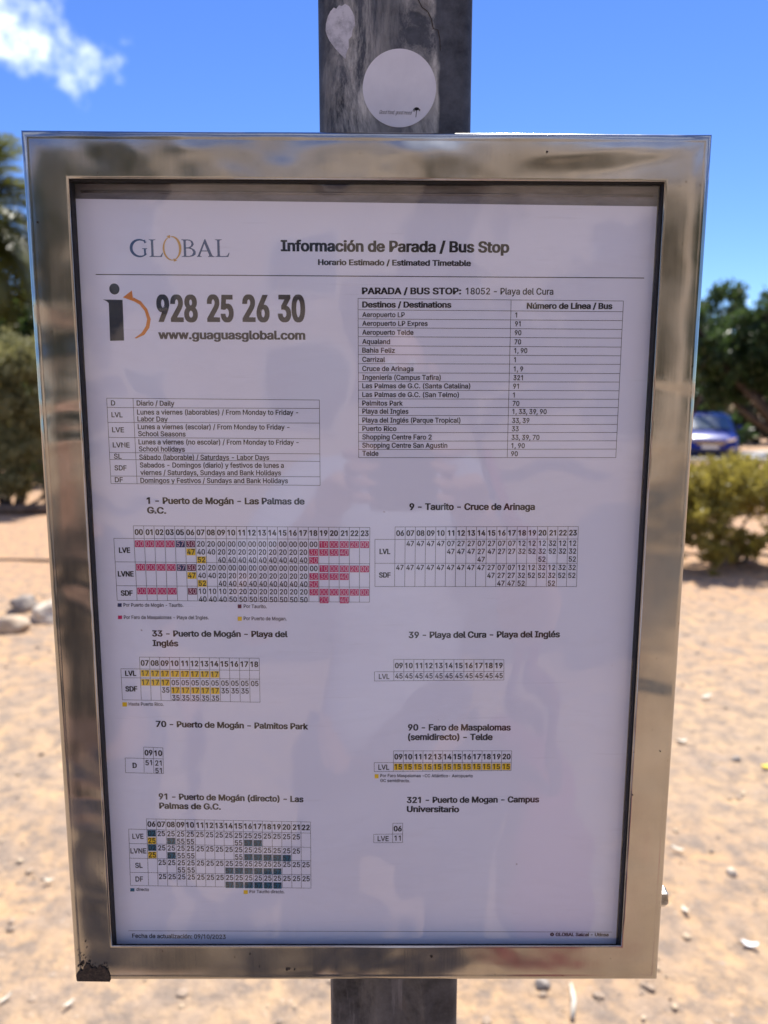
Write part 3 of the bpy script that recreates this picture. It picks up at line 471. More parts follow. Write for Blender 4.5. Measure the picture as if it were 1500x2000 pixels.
# everything printed on the timetable sheet, in millimetres from the middle of the case
PRINTED_TEXT = [
 ('title', 'Información de Parada / Bus Stop', (-45.35, 183.82), (74.52, 183.61), 5.36, 'b', 'black'),
 ('subtitle', 'Horario Estimado / Estimated Timetable', (-25.96, 176.79), (54.62, 176.64), 2.78, 'b', 'black'),
 ('phone_number', '928', (-111.81, 147.45), (-91.39, 147.45), 13.19, 'h', 'charcoal'),
 ('phone_number', '25', (-84.91, 147.56), (-72.24, 147.53), 13.2, 'h', 'charcoal'),
 ('phone_number', '26', (-66.03, 147.65), (-53.07, 147.61), 13.19, 'h', 'charcoal'),
 ('phone_number', '30', (-47.14, 147.73), (-34.08, 147.69), 13.19, 'h', 'charcoal'),
 ('web_address', 'www.guaguasglobal.com', (-111.83, 138.17), (-33.74, 138.14), 4.38, 'b', 'charcoal'),
 ('stop_name', 'PARADA / BUS STOP:', (-2.71, 161.95), (49.68, 162.07), 3.26, 'b', 'black'),
 ('stop_name', '18052 - Playa del Cura', (52.47, 162.08), (99.0, 162.06), 3.27, 'r', 'black'),
 ('destination_table', 'Destinos / Destinations', (-2.6, 155.05), (44.56, 155.14), 2.94, 'b', 'black'),
 ('destination_table', 'Número de Línea / Bus', (85.35, 154.75), (130.75, 154.84), 2.95, 'b', 'black'),
 ('destination_table', 'Aeropuerto LP', (-2.72, 150.05), (19.84, 150.03), 2.5, 'r', 'black'),
 ('destination_table', '1', (79.18, 150.18), None, 2.5, 'r', 'black'),
 ('destination_table', 'Aeropuerto LP Expres', (-2.72, 145.49), (32.18, 145.53), 2.51, 'r', 'black'),
 ('destination_table', '91', (79.18, 145.61), None, 2.52, 'r', 'black'),
 ('destination_table', 'Aeropuerto Telde', (-2.72, 140.8), (24.61, 140.8), 2.52, 'r', 'black'),
 ('destination_table', '90', (79.18, 140.92), None, 2.52, 'r', 'black'),
 ('destination_table', 'Aqualand', (-2.73, 135.98), (12.08, 135.93), 2.53, 'r', 'black'),
 ('destination_table', '70', (79.19, 136.09), None, 2.53, 'r', 'black'),
 ('destination_table', 'Bahia Feliz', (-2.73, 131.37), (14.7, 131.33), 2.54, 'r', 'black'),
 ('destination_table', '1, 90', (79.18, 131.48), None, 2.54, 'r', 'black'),
 ('destination_table', 'Carrizal', (-2.73, 126.52), (9.42, 126.45), 2.54, 'r', 'black'),
 ('destination_table', '1', (79.19, 126.62), None, 2.55, 'r', 'black'),
 ('destination_table', 'Cruce de Arinaga', (-2.73, 121.64), (24.8, 121.64), 2.56, 'r', 'black'),
 ('destination_table', '1, 9', (79.2, 121.74), None, 2.56, 'r', 'black'),
 ('destination_table', 'Ingeniería (Campus Tafira)', (-2.73, 116.99), (39.65, 117.04), 2.56, 'r', 'black'),
 ('destination_table', '321', (79.19, 117.08), None, 2.56, 'r', 'black'),
 ('destination_table', 'Las Palmas de G.C. (Santa Catalina)', (-2.74, 112.43), (55.74, 112.54), 2.57, 'r', 'black'),
 ('destination_table', '91', (79.19, 112.51), None, 2.58, 'r', 'black'),
 ('destination_table', 'Las Palmas de G.C. (San Telmo)', (-2.74, 107.74), (49.66, 107.82), 2.58, 'r', 'black'),
 ('destination_table', '1', (79.19, 107.82), None, 2.58, 'r', 'black'),
 ('destination_table', 'Palmitos Park', (-2.74, 103.15), (19.15, 103.12), 2.59, 'r', 'black'),
 ('destination_table', '70', (79.18, 103.23), None, 2.59, 'r', 'black'),
 ('destination_table', 'Playa del Ingles', (-2.74, 98.79), (22.28, 98.76), 2.59, 'r', 'black'),
 ('destination_table', '1, 33, 39, 90', (79.17, 98.85), None, 2.61, 'r', 'black'),
 ('destination_table', 'Playa del Inglés (Parque Tropical)', (-2.74, 93.93), (50.75, 94.01), 2.61, 'r', 'black'),
 ('destination_table', '33, 39', (79.18, 93.99), None, 2.61, 'r', 'black'),
 ('destination_table', 'Puerto Rico', (-2.75, 89.41), (15.79, 89.36), 2.62, 'r', 'black'),
 ('destination_table', '33', (79.17, 89.47), None, 2.62, 'r', 'black'),
 ('destination_table', 'Shopping Centre Faro 2', (-2.75, 84.76), (35.11, 84.78), 2.63, 'r', 'black'),
 ('destination_table', '33, 39, 70', (79.16, 84.82), None, 2.62, 'r', 'black'),
 ('destination_table', 'Shopping Centre San Agustin', (-2.75, 80.22), (43.81, 80.26), 2.63, 'r', 'black'),
 ('destination_table', '1, 90', (79.15, 80.26), None, 2.64, 'r', 'black'),
 ('destination_table', 'Telde', (-2.75, 75.78), (6.02, 75.69), 2.64, 'r', 'black'),
 ('destination_table', '90', (79.14, 75.82), None, 2.64, 'r', 'black'),
 ('day_code_table', 'Diario / Daily', (-125.33, 102.66), (-105.05, 102.54), 2.63, 'r', 'black'),
 ('day_code_table', 'Lunes a viernes (laborables) / From Monday to Friday -', (-125.35, 97.8), (-37.76, 97.93), 2.64, 'r', 'black'),
 ('day_code_table', 'Labor Day', (-125.31, 94.14), (-108.96, 94.0), 2.65, 'r', 'black'),
 ('day_code_table', 'Lunes a viernes (escolar) / From Monday to Friday -', (-125.3, 89.86), (-42.69, 89.96), 2.65, 'r', 'black'),
 ('day_code_table', 'School Seasons', (-125.27, 86.08), (-99.53, 85.97), 2.66, 'r', 'black'),
 ('day_code_table', 'Lunes a viernes (no escolar) / From Monday to Friday -', (-125.27, 81.57), (-37.78, 81.67), 2.67, 'r', 'black'),
 ('day_code_table', 'School holidays', (-125.23, 77.76), (-100.24, 77.65), 2.68, 'r', 'black'),
 ('day_code_table', 'Sábado (laborable) / Saturdays - Labor Days', (-125.23, 73.22), (-54.09, 73.26), 2.69, 'r', 'black'),
 ('day_code_table', 'Sabados - Domingos (diario) y festivos de lunes a', (-125.12, 68.88), (-46.11, 68.94), 2.69, 'r', 'black'),
 ('day_code_table', 'viernes / Saturdays, Sundays and Bank Holidays', (-125.0, 64.73), (-47.73, 64.78), 2.7, 'r', 'black'),
 ('day_code_table', 'Domingos y Festivos / Sundays and Bank Holidays', (-125.19, 60.35), (-43.97, 60.41), 2.71, 'r', 'black'),
 ('day_code_table', 'D', (-139.28, 102.71), (-137.15, 102.62), 2.63, 'r', 'black'),
 ('day_code_table', 'LVL', (-139.3, 96.33), (-133.48, 96.25), 2.64, 'r', 'black'),
 ('day_code_table', 'LVE', (-139.41, 88.18), (-133.06, 88.1), 2.65, 'r', 'black'),
 ('day_code_table', 'LVNE', (-139.42, 79.88), (-130.38, 79.8), 2.67, 'r', 'black'),
 ('day_code_table', 'SL', (-139.11, 73.69), (-135.1, 73.6), 2.69, 'r', 'black'),
 ('day_code_table', 'SDF', (-139.12, 67.28), (-132.63, 67.19), 2.69, 'r', 'black'),
 ('day_code_table', 'DF', (-139.25, 60.72), (-135.01, 60.63), 2.71, 'r', 'black'),
 ('route_heading', '1 - Puerto de Mogán - Las Palmas de', (-122.08, 48.73), (-35.09, 48.59), 3.47, 'b', 'black'),
 ('route_heading', 'G.C.', (-122.1, 43.36), (-112.01, 43.18), 3.48, 'b', 'black'),
 ('route_heading', '9 - Taurito - Cruce de Arinaga', (23.59, 45.71), (92.99, 45.93), 3.55, 'b', 'black'),
 ('route_heading', '33 - Puerto de Mogán - Playa del', (-122.41, -27.66), (-45.66, -27.92), 3.39, 'b', 'black'),
 ('route_heading', 'Inglés', (-122.32, -33.36), (-108.19, -33.5), 3.4, 'b', 'black'),
 ('route_heading', '70 - Puerto de Mogán - Palmitos Park', (-122.49, -82.23), (-34.69, -83.68), 3.52, 'b', 'black'),
 ('route_heading', '39 - Playa del Cura - Playa del Inglés', (23.81, -28.32), (109.82, -27.64), 3.56, 'b', 'black'),
 ('route_heading', '90 - Faro de Maspalomas', (23.91, -84.24), (83.35, -84.14), 3.71, 'b', 'black'),
 ('route_heading', '(semidirecto) - Telde', (23.96, -90.14), (72.91, -90.07), 3.71, 'b', 'black'),
 ('route_heading', '321 - Puerto de Mogan - Campus', (23.66, -129.66), (101.5, -129.14), 3.65, 'b', 'black'),
 ('route_heading', 'Universitario', (23.71, -135.4), (54.23, -135.55), 3.66, 'b', 'black'),
 ('route_heading', '91 - Puerto de Mogán (directo) - Las', (-122.75, -127.47), (-37.92, -129.2), 3.63, 'b', 'black'),
 ('route_heading', 'Palmas de G.C.', (-122.67, -133.37), (-86.82, -134.03), 3.65, 'b', 'black'),
 ('footnote', 'Por Puerto de Mogán - Taurito.', (-138.02, -10.19), (-104.27, -10.32), 1.98, 'm', 'black'),
 ('footnote', 'Por Taurito.', (-70.06, -10.79), (-57.09, -10.98), 1.98, 'm', 'black'),
 ('footnote', 'Por Faro de Maspalomas - Playa del Ingles.', (-138.16, -17.45), (-90.15, -17.55), 1.99, 'm', 'black'),
 ('footnote', 'Por Puerto de Mogan.', (-70.24, -17.95), (-45.93, -18.11), 1.99, 'm', 'black'),
 ('footnote', 'Hasta Puerto Rico.', (-137.84, -69.27), (-117.81, -69.41), 1.92, 'm', 'black'),
 ('footnote', 'Por Faro Maspalomas -CC Atlántico- Aeropuerto', (7.7, -113.35), (62.1, -113.45), 1.89, 'm', 'black'),
 ('footnote', 'GC semidirecto.', (7.71, -116.44), (25.16, -116.6), 1.89, 'm', 'black'),
 ('footnote', 'directo', (-138.82, -186.75), (-131.36, -186.93), 1.98, 'm', 'black'),
 ('footnote', 'Por Taurito directo.', (-70.88, -188.17), (-49.92, -188.35), 1.98, 'm', 'black'),
 ('footer', 'Fecha de actualización: 09/10/2023', (-142.74, -218.07), (-86.12, -218.81), 2.75, 'r', 'black'),
 ('footer', '© GLOBAL Salcai - Utinsa', (111.59, -216.86), (147.05, -217.02), 2.1, 'b', 'black'),
]
RULED_LINES = {
 'destination_table': [((-5.04, 159.68), (136.74, 158.95)), ((-5.03, 153.79), (136.75, 153.39)), ((-5.01, 149.02), (136.76, 148.72)), ((-5.0, 144.45), (136.77, 144.14)), ((-4.99, 139.76), (136.78, 139.55)), ((-4.97, 134.94), (136.78, 134.83)), ((-4.96, 130.32), (136.79, 130.21)), ((-4.94, 125.47), (136.8, 125.69)), ((-4.93, 120.59), (136.81, 120.8)), ((-4.92, 115.93), (136.81, 116.25)), ((-4.9, 111.37), (136.82, 111.57)), ((-4.89, 106.67), (136.83, 106.98)), ((-4.88, 102.08), (136.84, 102.5)), ((-4.86, 97.71), (136.85, 98.12)), ((-4.85, 92.85), (136.85, 93.37)), ((-4.84, 88.33), (136.86, 88.97)), ((-4.82, 83.68), (136.87, 84.42)), ((-4.81, 79.13), (136.88, 79.87)), ((-4.8, 74.69), (136.89, 75.17)), ((-5.04, 159.68), (-4.8, 74.69)), ((136.74, 158.95), (136.89, 75.17)), ((76.69, 159.25), (77.0, 74.97))],
 'day_code_table': [((-141.53, 106.54), (-26.13, 105.97)), ((-141.53, 101.49), (-26.13, 101.42)), ((-141.54, 93.47), (-26.13, 93.49)), ((-141.54, 85.31), (-26.13, 84.9)), ((-141.55, 76.99), (-26.14, 76.67)), ((-141.55, 73.17), (-26.14, 72.53)), ((-141.56, 64.05), (-26.14, 64.01)), ((-141.56, 59.88), (-26.14, 59.21)), ((-141.53, 106.54), (-141.56, 59.88)), ((-26.13, 105.97), (-26.14, 59.21)), ((-127.29, 106.49), (-127.19, 59.72))],
 'rule_line': [((-143.95, 171.36), (147.13, 170.86))],
 'footer': [((-145.01, -213.39), (149.1, -214.24))],
}
FOOTNOTE_SQUARES = [
 ('navy', [(-141.33, -8.33), (-138.99, -8.32), (-139.09, -10.41), (-141.43, -10.41)]),
 ('maroon', [(-73.42, -8.82), (-71.29, -8.81), (-71.35, -11.01), (-73.47, -11.02)]),
 ('magenta', [(-141.47, -15.47), (-139.13, -15.46), (-139.23, -17.56), (-141.57, -17.56)]),
 ('yellow', [(-73.6, -15.97), (-71.26, -15.96), (-71.31, -18.39), (-73.66, -18.4)]),
 ('yellow', [(-141.46, -67.27), (-138.82, -67.27), (-138.94, -69.88), (-141.59, -69.89)]),
 ('yellow', [(4.4, -111.55), (6.65, -111.55), (6.66, -114.12), (4.41, -114.13)]),
 ('teal', [(-142.43, -185.04), (-139.97, -185.04), (-140.07, -187.2), (-142.53, -187.2)]),
 ('yellow', [(-74.37, -186.28), (-71.91, -186.28), (-71.96, -188.8), (-74.43, -188.81)]),
]
TIMETABLES = [
 {'name': '1', 'cols': [0, 1, 2, 3, 5, 6, 7, 8, 9, 10, 11, 12, 13, 14, 15, 16, 17, 18, 19, 20, 21, 22, 23], 'top': ((-130.35, 36.24), (1.4, 35.68)), 'rows': [((-130.33, 29.11), (1.37, 28.96)), ((-130.28, 15.71), (1.32, 14.99)), ((-130.24, 1.96), (1.27, 1.43)), ((-130.21, -6.55), (1.23, -7.32))], 'label_edge': [(-141.56, 29.08), (-141.52, 15.68), (-141.48, 1.93), (-141.45, -6.58)], 'body': [('LVE', [{0: '00m', 1: '00m', 2: '00m', 3: '00m', 5: '57n', 6: '30r', 7: '20', 8: '20', 9: '00', 10: '00', 11: '00', 12: '00', 13: '00', 14: '00', 15: '00', 16: '00', 17: '00', 18: '00', 19: '10m', 20: '00m', 21: '00m', 22: '20m', 23: '00m'}, {6: '47y', 7: '40', 8: '40', 9: '20', 10: '20', 11: '20', 12: '20', 13: '20', 14: '20', 15: '20', 16: '20', 17: '20', 18: '30m', 19: '30m', 20: '30m', 21: '40m'}, {7: '52y', 9: '40', 10: '40', 11: '40', 12: '40', 13: '40', 14: '40', 15: '40', 16: '40', 17: '40', 18: '50m'}]), ('LVNE', [{0: '00m', 1: '00m', 2: '00m', 3: '00m', 5: '57n', 6: '30r', 7: '20', 8: '20', 9: '00', 10: '00', 11: '00', 12: '00', 13: '00', 14: '00', 15: '00', 16: '00', 17: '00', 18: '00', 19: '10m', 20: '00m', 21: '00m', 22: '20m', 23: '00m'}, {6: '47y', 7: '40', 8: '40', 9: '20', 10: '20', 11: '20', 12: '20', 13: '20', 14: '20', 15: '20', 16: '20', 17: '20', 18: '30m', 19: '30m', 20: '30m', 21: '40m'}, {7: '52y', 9: '40', 10: '40', 11: '40', 12: '40', 13: '40', 14: '40', 15: '40', 16: '40', 17: '40', 18: '50m'}]), ('SDF', [{0: '00m', 1: '00m', 2: '00m', 3: '00m', 6: '30r', 7: '10', 8: '10', 9: '10', 10: '20', 11: '20', 12: '20', 13: '20', 14: '20', 15: '20', 16: '20', 17: '20', 18: '30m', 19: '00m', 20: '00m', 21: '00m', 22: '20m', 23: '00m'}, {7: '40', 8: '40', 9: '40', 10: '50', 11: '50', 12: '50', 13: '50', 14: '50', 15: '50', 16: '50', 17: '50', 19: '20m', 21: '40m'}])], 'first': 4.47, 'step': 4.53, 'cap': 2.98},
 {'name': '9', 'cols': [6, 7, 8, 9, 10, 11, 12, 13, 14, 15, 16, 17, 18, 19, 20, 21, 22, 23], 'top': ((15.46, 36.02), (117.84, 36.58)), 'rows': [((15.45, 28.94), (117.94, 29.49)), ((15.43, 15.27), (118.13, 15.55)), ((15.41, 1.82), (118.31, 2.08))], 'label_edge': [(4.24, 28.9), (4.27, 15.24), (4.3, 1.79)], 'body': [('LVL', [{7: '47', 8: '47', 9: '47', 10: '47', 11: '07', 12: '27', 13: '27', 14: '07', 15: '27', 16: '07', 17: '07', 18: '12', 19: '12', 20: '12', 21: '32', 22: '12', 23: '12'}, {11: '47', 12: '47', 13: '47', 14: '27', 15: '47', 16: '27', 17: '27', 18: '32', 19: '52', 20: '32', 21: '52', 22: '32', 23: '32'}, {14: '47', 20: '52', 23: '52'}]), ('SDF', [{6: '47', 7: '47', 8: '47', 9: '47', 10: '47', 11: '47', 12: '47', 13: '47', 14: '47', 15: '27', 16: '07', 17: '07', 18: '12', 19: '12', 20: '32', 21: '12', 22: '32', 23: '32'}, {15: '47', 16: '27', 17: '27', 18: '32', 19: '52', 20: '52', 21: '32', 22: '52', 23: '52'}, {16: '47', 17: '47', 18: '52', 21: '52'}])], 'first': 3.83, 'step': 4.57, 'cap': 2.91},
 {'name': '33', 'cols': [7, 8, 9, 10, 11, 12, 13, 14, 15, 16, 17, 18], 'top': ((-130.39, -40.04), (-61.95, -40.58)), 'rows': [((-130.41, -46.98), (-61.97, -47.97)), ((-130.43, -52.41), (-61.98, -53.14)), ((-130.48, -65.77), (-62.01, -67.13))], 'label_edge': [(-141.38, -47.01), (-141.38, -52.43), (-141.39, -65.79)], 'body': [('LVL', [{7: '17y', 8: '17y', 9: '17y', 10: '17y', 11: '17y', 12: '17y', 13: '17y', 14: '17y'}]), ('SDF', [{7: '17y', 8: '17y', 9: '17y', 10: '05', 11: '05', 12: '05', 13: '05', 14: '05', 15: '05', 16: '05', 17: '05', 18: '05'}, {9: '35', 10: '17y', 11: '17y', 12: '17y', 13: '17y', 14: '17y', 15: '35', 16: '35', 17: '35'}, {10: '35', 11: '35', 12: '35', 13: '35', 14: '35'}])], 'first': 4.17, 'step': 4.6, 'cap': 3.05},
 {'name': '70', 'cols': [9, 10], 'top': ((-130.45, -94.81), (-119.27, -95.24)), 'rows': [((-130.6, -101.59), (-119.37, -102.11)), ((-130.82, -110.73), (-119.51, -111.34))], 'label_edge': [(-141.54, -101.6), (-141.73, -110.74)], 'body': [('D', [{9: '51', 10: '21'}, {10: '51'}])], 'first': 4.3, 'step': 4.69, 'cap': 3.15},
 {'name': '39', 'cols': [9, 10, 11, 12, 13, 14, 15, 16, 17, 18, 19], 'top': ((15.23, -41.11), (78.41, -41.14)), 'rows': [((15.27, -48.57), (78.6, -48.19)), ((15.3, -54.08), (78.75, -53.38))], 'label_edge': [(4.12, -48.59), (4.13, -54.1)], 'body': [('LVL', [{9: '45', 10: '45', 11: '45', 12: '45', 13: '45', 14: '45', 15: '45', 16: '45', 17: '45', 18: '45', 19: '45'}])], 'first': 4.02, 'step': 4.64, 'cap': 3.03},
 {'name': '90', 'cols': [9, 10, 11, 12, 13, 14, 15, 16, 17, 18, 19, 20], 'top': ((15.39, -96.94), (84.53, -96.84)), 'rows': [((15.34, -104.26), (84.5, -104.0)), ((15.31, -109.91), (84.49, -109.13))], 'label_edge': [(4.07, -104.28), (4.08, -109.92)], 'body': [('LVL', [{9: '15y', 10: '15y', 11: '15y', 12: '15y', 13: '15y', 14: '15y', 15: '15y', 16: '15y', 17: '15y', 18: '15y', 19: '15y', 20: '15y'}])], 'first': 4.17, 'step': 4.82, 'cap': 3.15},
 {'name': '321', 'cols': [6], 'top': ((15.25, -142.67), (21.09, -142.66)), 'rows': [((15.15, -149.78), (21.1, -149.6)), ((15.08, -155.25), (21.11, -155.16))], 'label_edge': [(3.91, -149.79), (3.92, -155.26)], 'body': [('LVE', [{6: '11'}])], 'first': 4.17, 'step': 4.96, 'cap': 3.24},
 {'name': '91', 'cols': [6, 7, 8, 9, 10, 11, 12, 13, 14, 15, 16, 17, 18, 19, 20, 21, 22], 'top': ((-130.78, -140.0), (-33.62, -141.92)), 'rows': [((-130.88, -146.56), (-33.66, -149.12)), ((-131.02, -155.8), (-33.71, -158.3)), ((-131.17, -165.37), (-33.75, -167.0)), ((-131.31, -174.63), (-33.8, -176.2)), ((-131.44, -183.24), (-33.84, -185.0))], 'label_edge': [(-141.59, -146.57), (-141.76, -155.81), (-141.93, -165.37), (-142.1, -174.64), (-142.26, -183.24)], 'body': [('LVE', [{6: '02t', 7: '25', 8: '25', 9: '25', 10: '25', 11: '25', 12: '25', 13: '25', 14: '25', 15: '25', 16: '25', 17: '25', 18: '25', 19: '25', 20: '25', 21: '25'}, {6: '25y', 8: '57t', 9: '55', 10: '55', 15: '55', 16: '57t', 17: '57t'}]), ('LVNE', [{6: '02t', 7: '25', 8: '25', 9: '25', 10: '25', 11: '25', 12: '25', 13: '25', 14: '25', 15: '25', 16: '25', 17: '25', 18: '25', 19: '25', 20: '25', 21: '25'}, {6: '25y', 8: '57t', 9: '55', 10: '55', 15: '55', 16: '57t', 17: '57t', 18: '57t', 19: '57t', 20: '57t'}]), ('SL', [{7: '25', 8: '25', 9: '25', 10: '25', 11: '25', 12: '25', 13: '25', 14: '25', 15: '25', 16: '25', 17: '25', 18: '25', 19: '25', 20: '25', 21: '25', 22: '25'}, {9: '55', 10: '55', 14: '57t', 15: '57t', 16: '57t', 17: '57t', 18: '57t', 19: '57t'}]), ('DF', [{7: '25', 8: '25', 9: '25', 10: '25', 11: '25', 12: '25', 13: '25', 14: '25', 15: '25', 16: '25', 17: '25', 18: '25', 19: '25', 20: '25', 21: '25', 22: '25'}, {14: '57t', 15: '57t', 16: '57t', 17: '57t', 18: '57t', 19: '57t'}])], 'first': 4.18, 'step': 4.72, 'cap': 3.24},
]
LOGO_BOXES = {'G': ((-125.39, 180.23), (-116.16, 189.53)), 'L': ((-115.21, 180.45), (-107.92, 189.31)), 'B': ((-98.11, 180.54), (-90.6, 189.39)), 'A': ((-90.18, 180.57), (-80.82, 189.52)), 'l': ((-80.37, 180.62), (-72.83, 189.48))}
LOGO_RING = ((-103.16, 184.84), 4.67, 6.24)
INFO_SHAPES = {'dot': ((-134.48, 163.96), 2.67), 'stem': [(-140.92, 158.48), (-130.41, 158.35), (-130.62, 137.19), (-138.12, 136.98), (-137.85, 156.64), (-139.15, 157.78)], 'head': [(-130.17, 159.67), (-125.29, 163.21), (-124.64, 157.67)], 'arc': [(-124.72, 159.69), (-120.73, 157.68), (-117.55, 153.72), (-115.87, 148.41), (-116.79, 143.95), (-119.69, 140.19), (-124.07, 138.29), (-124.98, 138.47), (-121.21, 141.08), (-118.67, 144.66), (-117.78, 148.4), (-118.87, 152.65), (-121.45, 155.92), (-124.81, 157.93)]}
# the '1' of the sheet has no foot
GLYPHS['1'] = (GLYPHS['1'][0], '276,509 276,0 212,0 212,438 86,358 86,427 198,509')
GLYPHS['7'] = (GLYPHS['7'][0], '97,0 325,450 62,450 62,509 391,509 391,449 165,0')
_cache = {}
WEIGHT = {'t': (0.0, [0.0]), 'r': (0.012, [-0.006, 0.006]), 'm': (0.016, [0.0]), 'b': (0.018, [-0.020, 0.020]), 'h': (0.018, [-0.030, 0.0, 0.030])}

def area(k):
    return sum(x0 * y1 - x1 * y0 for (x0, y0), (x1, y1) in zip(k, k[1:] + k[:1])) / 2

def glyph_mesh(contours, off=0.0, key=None):
    """every outer outline is filled on its own together with the holes that lie in it"""
    if key and key in _cache: return _cache[key]
    if key is None: return fill_outlines(contours, off)
    big = max(contours, key=lambda k: abs(area(k)))
    sg = 1 if area(big) > 0 else -1
    outer = [k for k in contours if area(k) * sg > 0]; holes = [k for k in contours if area(k) * sg <= 0]
    V, F = [], []
    for k in outer:
        xs = [p[0] for p in k]; ys = [p[1] for p in k]
        inside = [h for h in holes if min(xs) <= h[0][0] <= max(xs) and min(ys) <= h[0][1] <= max(ys)]
        v, f = fill_outlines([k] + inside, off)
        F += [tuple(i + len(V) for i in q) for q in f]; V += v
    _cache[key] = (V, F)
    return V, F

def fill_outlines(contours, off=0.0, key=None):
    """fill closed outlines (x, y pairs in em units) -> verts, faces"""
    cu = bpy.data.curves.new('outline', 'CURVE')
    cu.dimensions = '2D'; cu.fill_mode = 'BOTH'; cu.offset = off
    for k in contours:
        sp = cu.splines.new('POLY'); sp.points.add(len(k) - 1)
        for q, (x, y) in zip(sp.points, k): q.co = (x, y, 0, 1)
        sp.use_cyclic_u = True
    ob = bpy.data.objects.new('outline', cu)
    me = bpy.data.meshes.new_from_object(ob)
    r = ([(v.co.x, v.co.y) for v in me.vertices], [tuple(p.vertices) for p in me.polygons])
    bpy.data.objects.remove(ob); bpy.data.curves.remove(cu); bpy.data.meshes.remove(me)
    return r

def parse(s):
    out = []
    for k in (s.split(';') if s else []):
        pts = []
        for p in k.split():
            q = tuple(int(c) / 1000 for c in p.split(','))
            if not pts or math.dist(pts[-1], q) > 0.0075: pts.append(q)
        if math.dist(pts[0], pts[-1]) < 0.0075: pts.pop()
        out.append(pts)
    return out

class Print:
    """collects flat ink shapes on one plane, in millimetres; y is the distance in front of the plane"""
    def __init__(s): s.v, s.f = [], []
    def add(s, pts, faces, lift=0.0):
        n = len(s.v)
        s.v += [(x / 1000, -lift / 1000, z / 1000) for x, z in pts]
        s.f += [tuple(i + n for i in f) for f in faces]
    def line(s, a, b, w=0.27, lift=0.0):
        ax, az = a; bx, bz = b
        L = math.hypot(bx - ax, bz - az) or 1
        nx, nz = -(bz - az) / L * w / 2, (bx - ax) / L * w / 2
        s.add([(ax + nx, az + nz), (bx + nx, bz + nz), (bx - nx, bz - nz), (ax - nx, az - nz)], [(0, 3, 2, 1)], lift)
    def poly(s, pts, lift=0.0):
        p, f = glyph_mesh([pts]); s.add(p, f, lift)
    def text(s, body, a, b, cap, weight='r', centre=False, maxw=None, shear=0.0, lift=0.0):
        off, shifts = WEIGHT[weight]
        em = cap / CAP_HEIGHT * 1000
        tight = 0.0
        adv = [GLYPHS[c][0] / 1000 for c in body]
        gl = [parse(GLYPHS[c][1]) for c in body]
        lsb = min([x for k in gl[0] for x, y in k] or [0])
        last = gl[-1]
        rsb = adv[-1] - max([x for k in last for x, y in k] or [adv[-1]])
        nat = sum(adv) - lsb - rsb
        sx = em * 0.87
        dx, dz = 1.0, 0.0
        if b is not None:
            L = math.hypot(b[0] - a[0], b[1] - a[1])
            sx = L / nat; dx, dz = (b[0] - a[0]) / L, (b[1] - a[1]) / L
        elif maxw and nat * sx > maxw:
            sx = maxw / nat
        x0 = -lsb - (nat / 2 if centre else 0)
        for c, w, k in zip(body, adv, gl):
            if k:
                p, f = glyph_mesh(k, off, (c, off))
                for i, sh in enumerate(shifts):
                    s.add([(a[0] + (x0 + x + sh) * sx * dx - y * em * dz * 0.5 + shear * y * em, a[1] + (x0 + x + sh) * sx * dz + y * em) for x, y in p], f, lift + 0.012 * i)
            x0 += w
    def build(s, name, ink, parent, y):
        o = pydata(name, s.v, s.f, INK[ink] if isinstance(ink, str) else ink, parent)
        o.location = (0, y, 0)
        return o

# ------------------------------------------------------------------ ground
CASE_Z = 1.51
def terrain(x, y):
    d = math.hypot(x, y)
    h = 0.035 * (noise.noise(Vector((x * 0.35, y * 0.35, 3.1)))) + 0.014 * noise.noise(Vector((x * 1.7, y * 1.7, 7.7)))
    h *= min(1, max(0.15, (d - 0.3) / 2))
    t = min(1, max(0, (y - 12) / 10)); t = t * t * (3 - 2 * t)
    return h - 0.42 * t
def grid_axis(lo, hi, dense_lo, dense_hi, step, grow=1.28):
    a = [dense_lo + step * i for i in range(int((dense_hi - dense_lo) / step) + 1)]
    s = step
    while a[-1] < hi: s *= grow; a.append(min(hi, a[-1] + s))
    s = step
    while a[0] > lo: s *= grow; a.insert(0, max(lo, a[0] - s))
    return a
gx = grid_axis(-600, 600, -5.5, 5.5, 0.11); gy = grid_axis(-600, 900, -3.0, 9.0, 0.11)
gv = [(x, y, terrain(x, y) + (0.010 * noise.noise(Vector((x * 6, y * 6, 1.3))) if abs(x) < 6 and -3 < y < 9.5 else 0)) for y in gy for x in gx]
nx_ = len(gx)
gf = [(j * nx_ + i, j * nx_ + i + 1, (j + 1) * nx_ + i + 1, (j + 1) * nx_ + i) for j in range(len(gy) - 1) for i in range(nx_ - 1)]
ground = tag(pydata('ground', gv, gf, ground_mat(), smooth=True), 'pale tan dry dirt ground with scattered litter', kind='structure')

M_ROAD = Mat('pale_road_surface').set(Roughness=0.9)
M_ROAD.to(M_ROAD.mix(M_ROAD.ramp(M_ROAD.noise(3, 6, 0.7), [(0.35, 0.0), (0.65, 1.0)]), (0.34, 0.33, 0.31), (0.44, 0.42, 0.39)), 'Base Color')
M_KERB = stone_mat('painted_kerb', (0.62, 0.60, 0.56), (0.48, 0.46, 0.43))
RY0, RY1 = 22.4, 26.7
bm = bmesh.new(); box(bm, -60, 60, RY0, RY1, -0.9, -0.40)
tag(finish(bm, 'road', M_ROAD.m), 'pale grey road beyond the hedge', kind='structure')
bm = bmesh.new()
for i in range(80): box(bm, -60 + i * 1.5, -60 + i * 1.5 + 1.48, RY0 - 0.16, RY0 - 0.004, -0.85, -0.28, 0.02, 1)
tag(finish(bm, 'kerb', M_KERB), 'white painted kerb stones along the road', kind='structure')

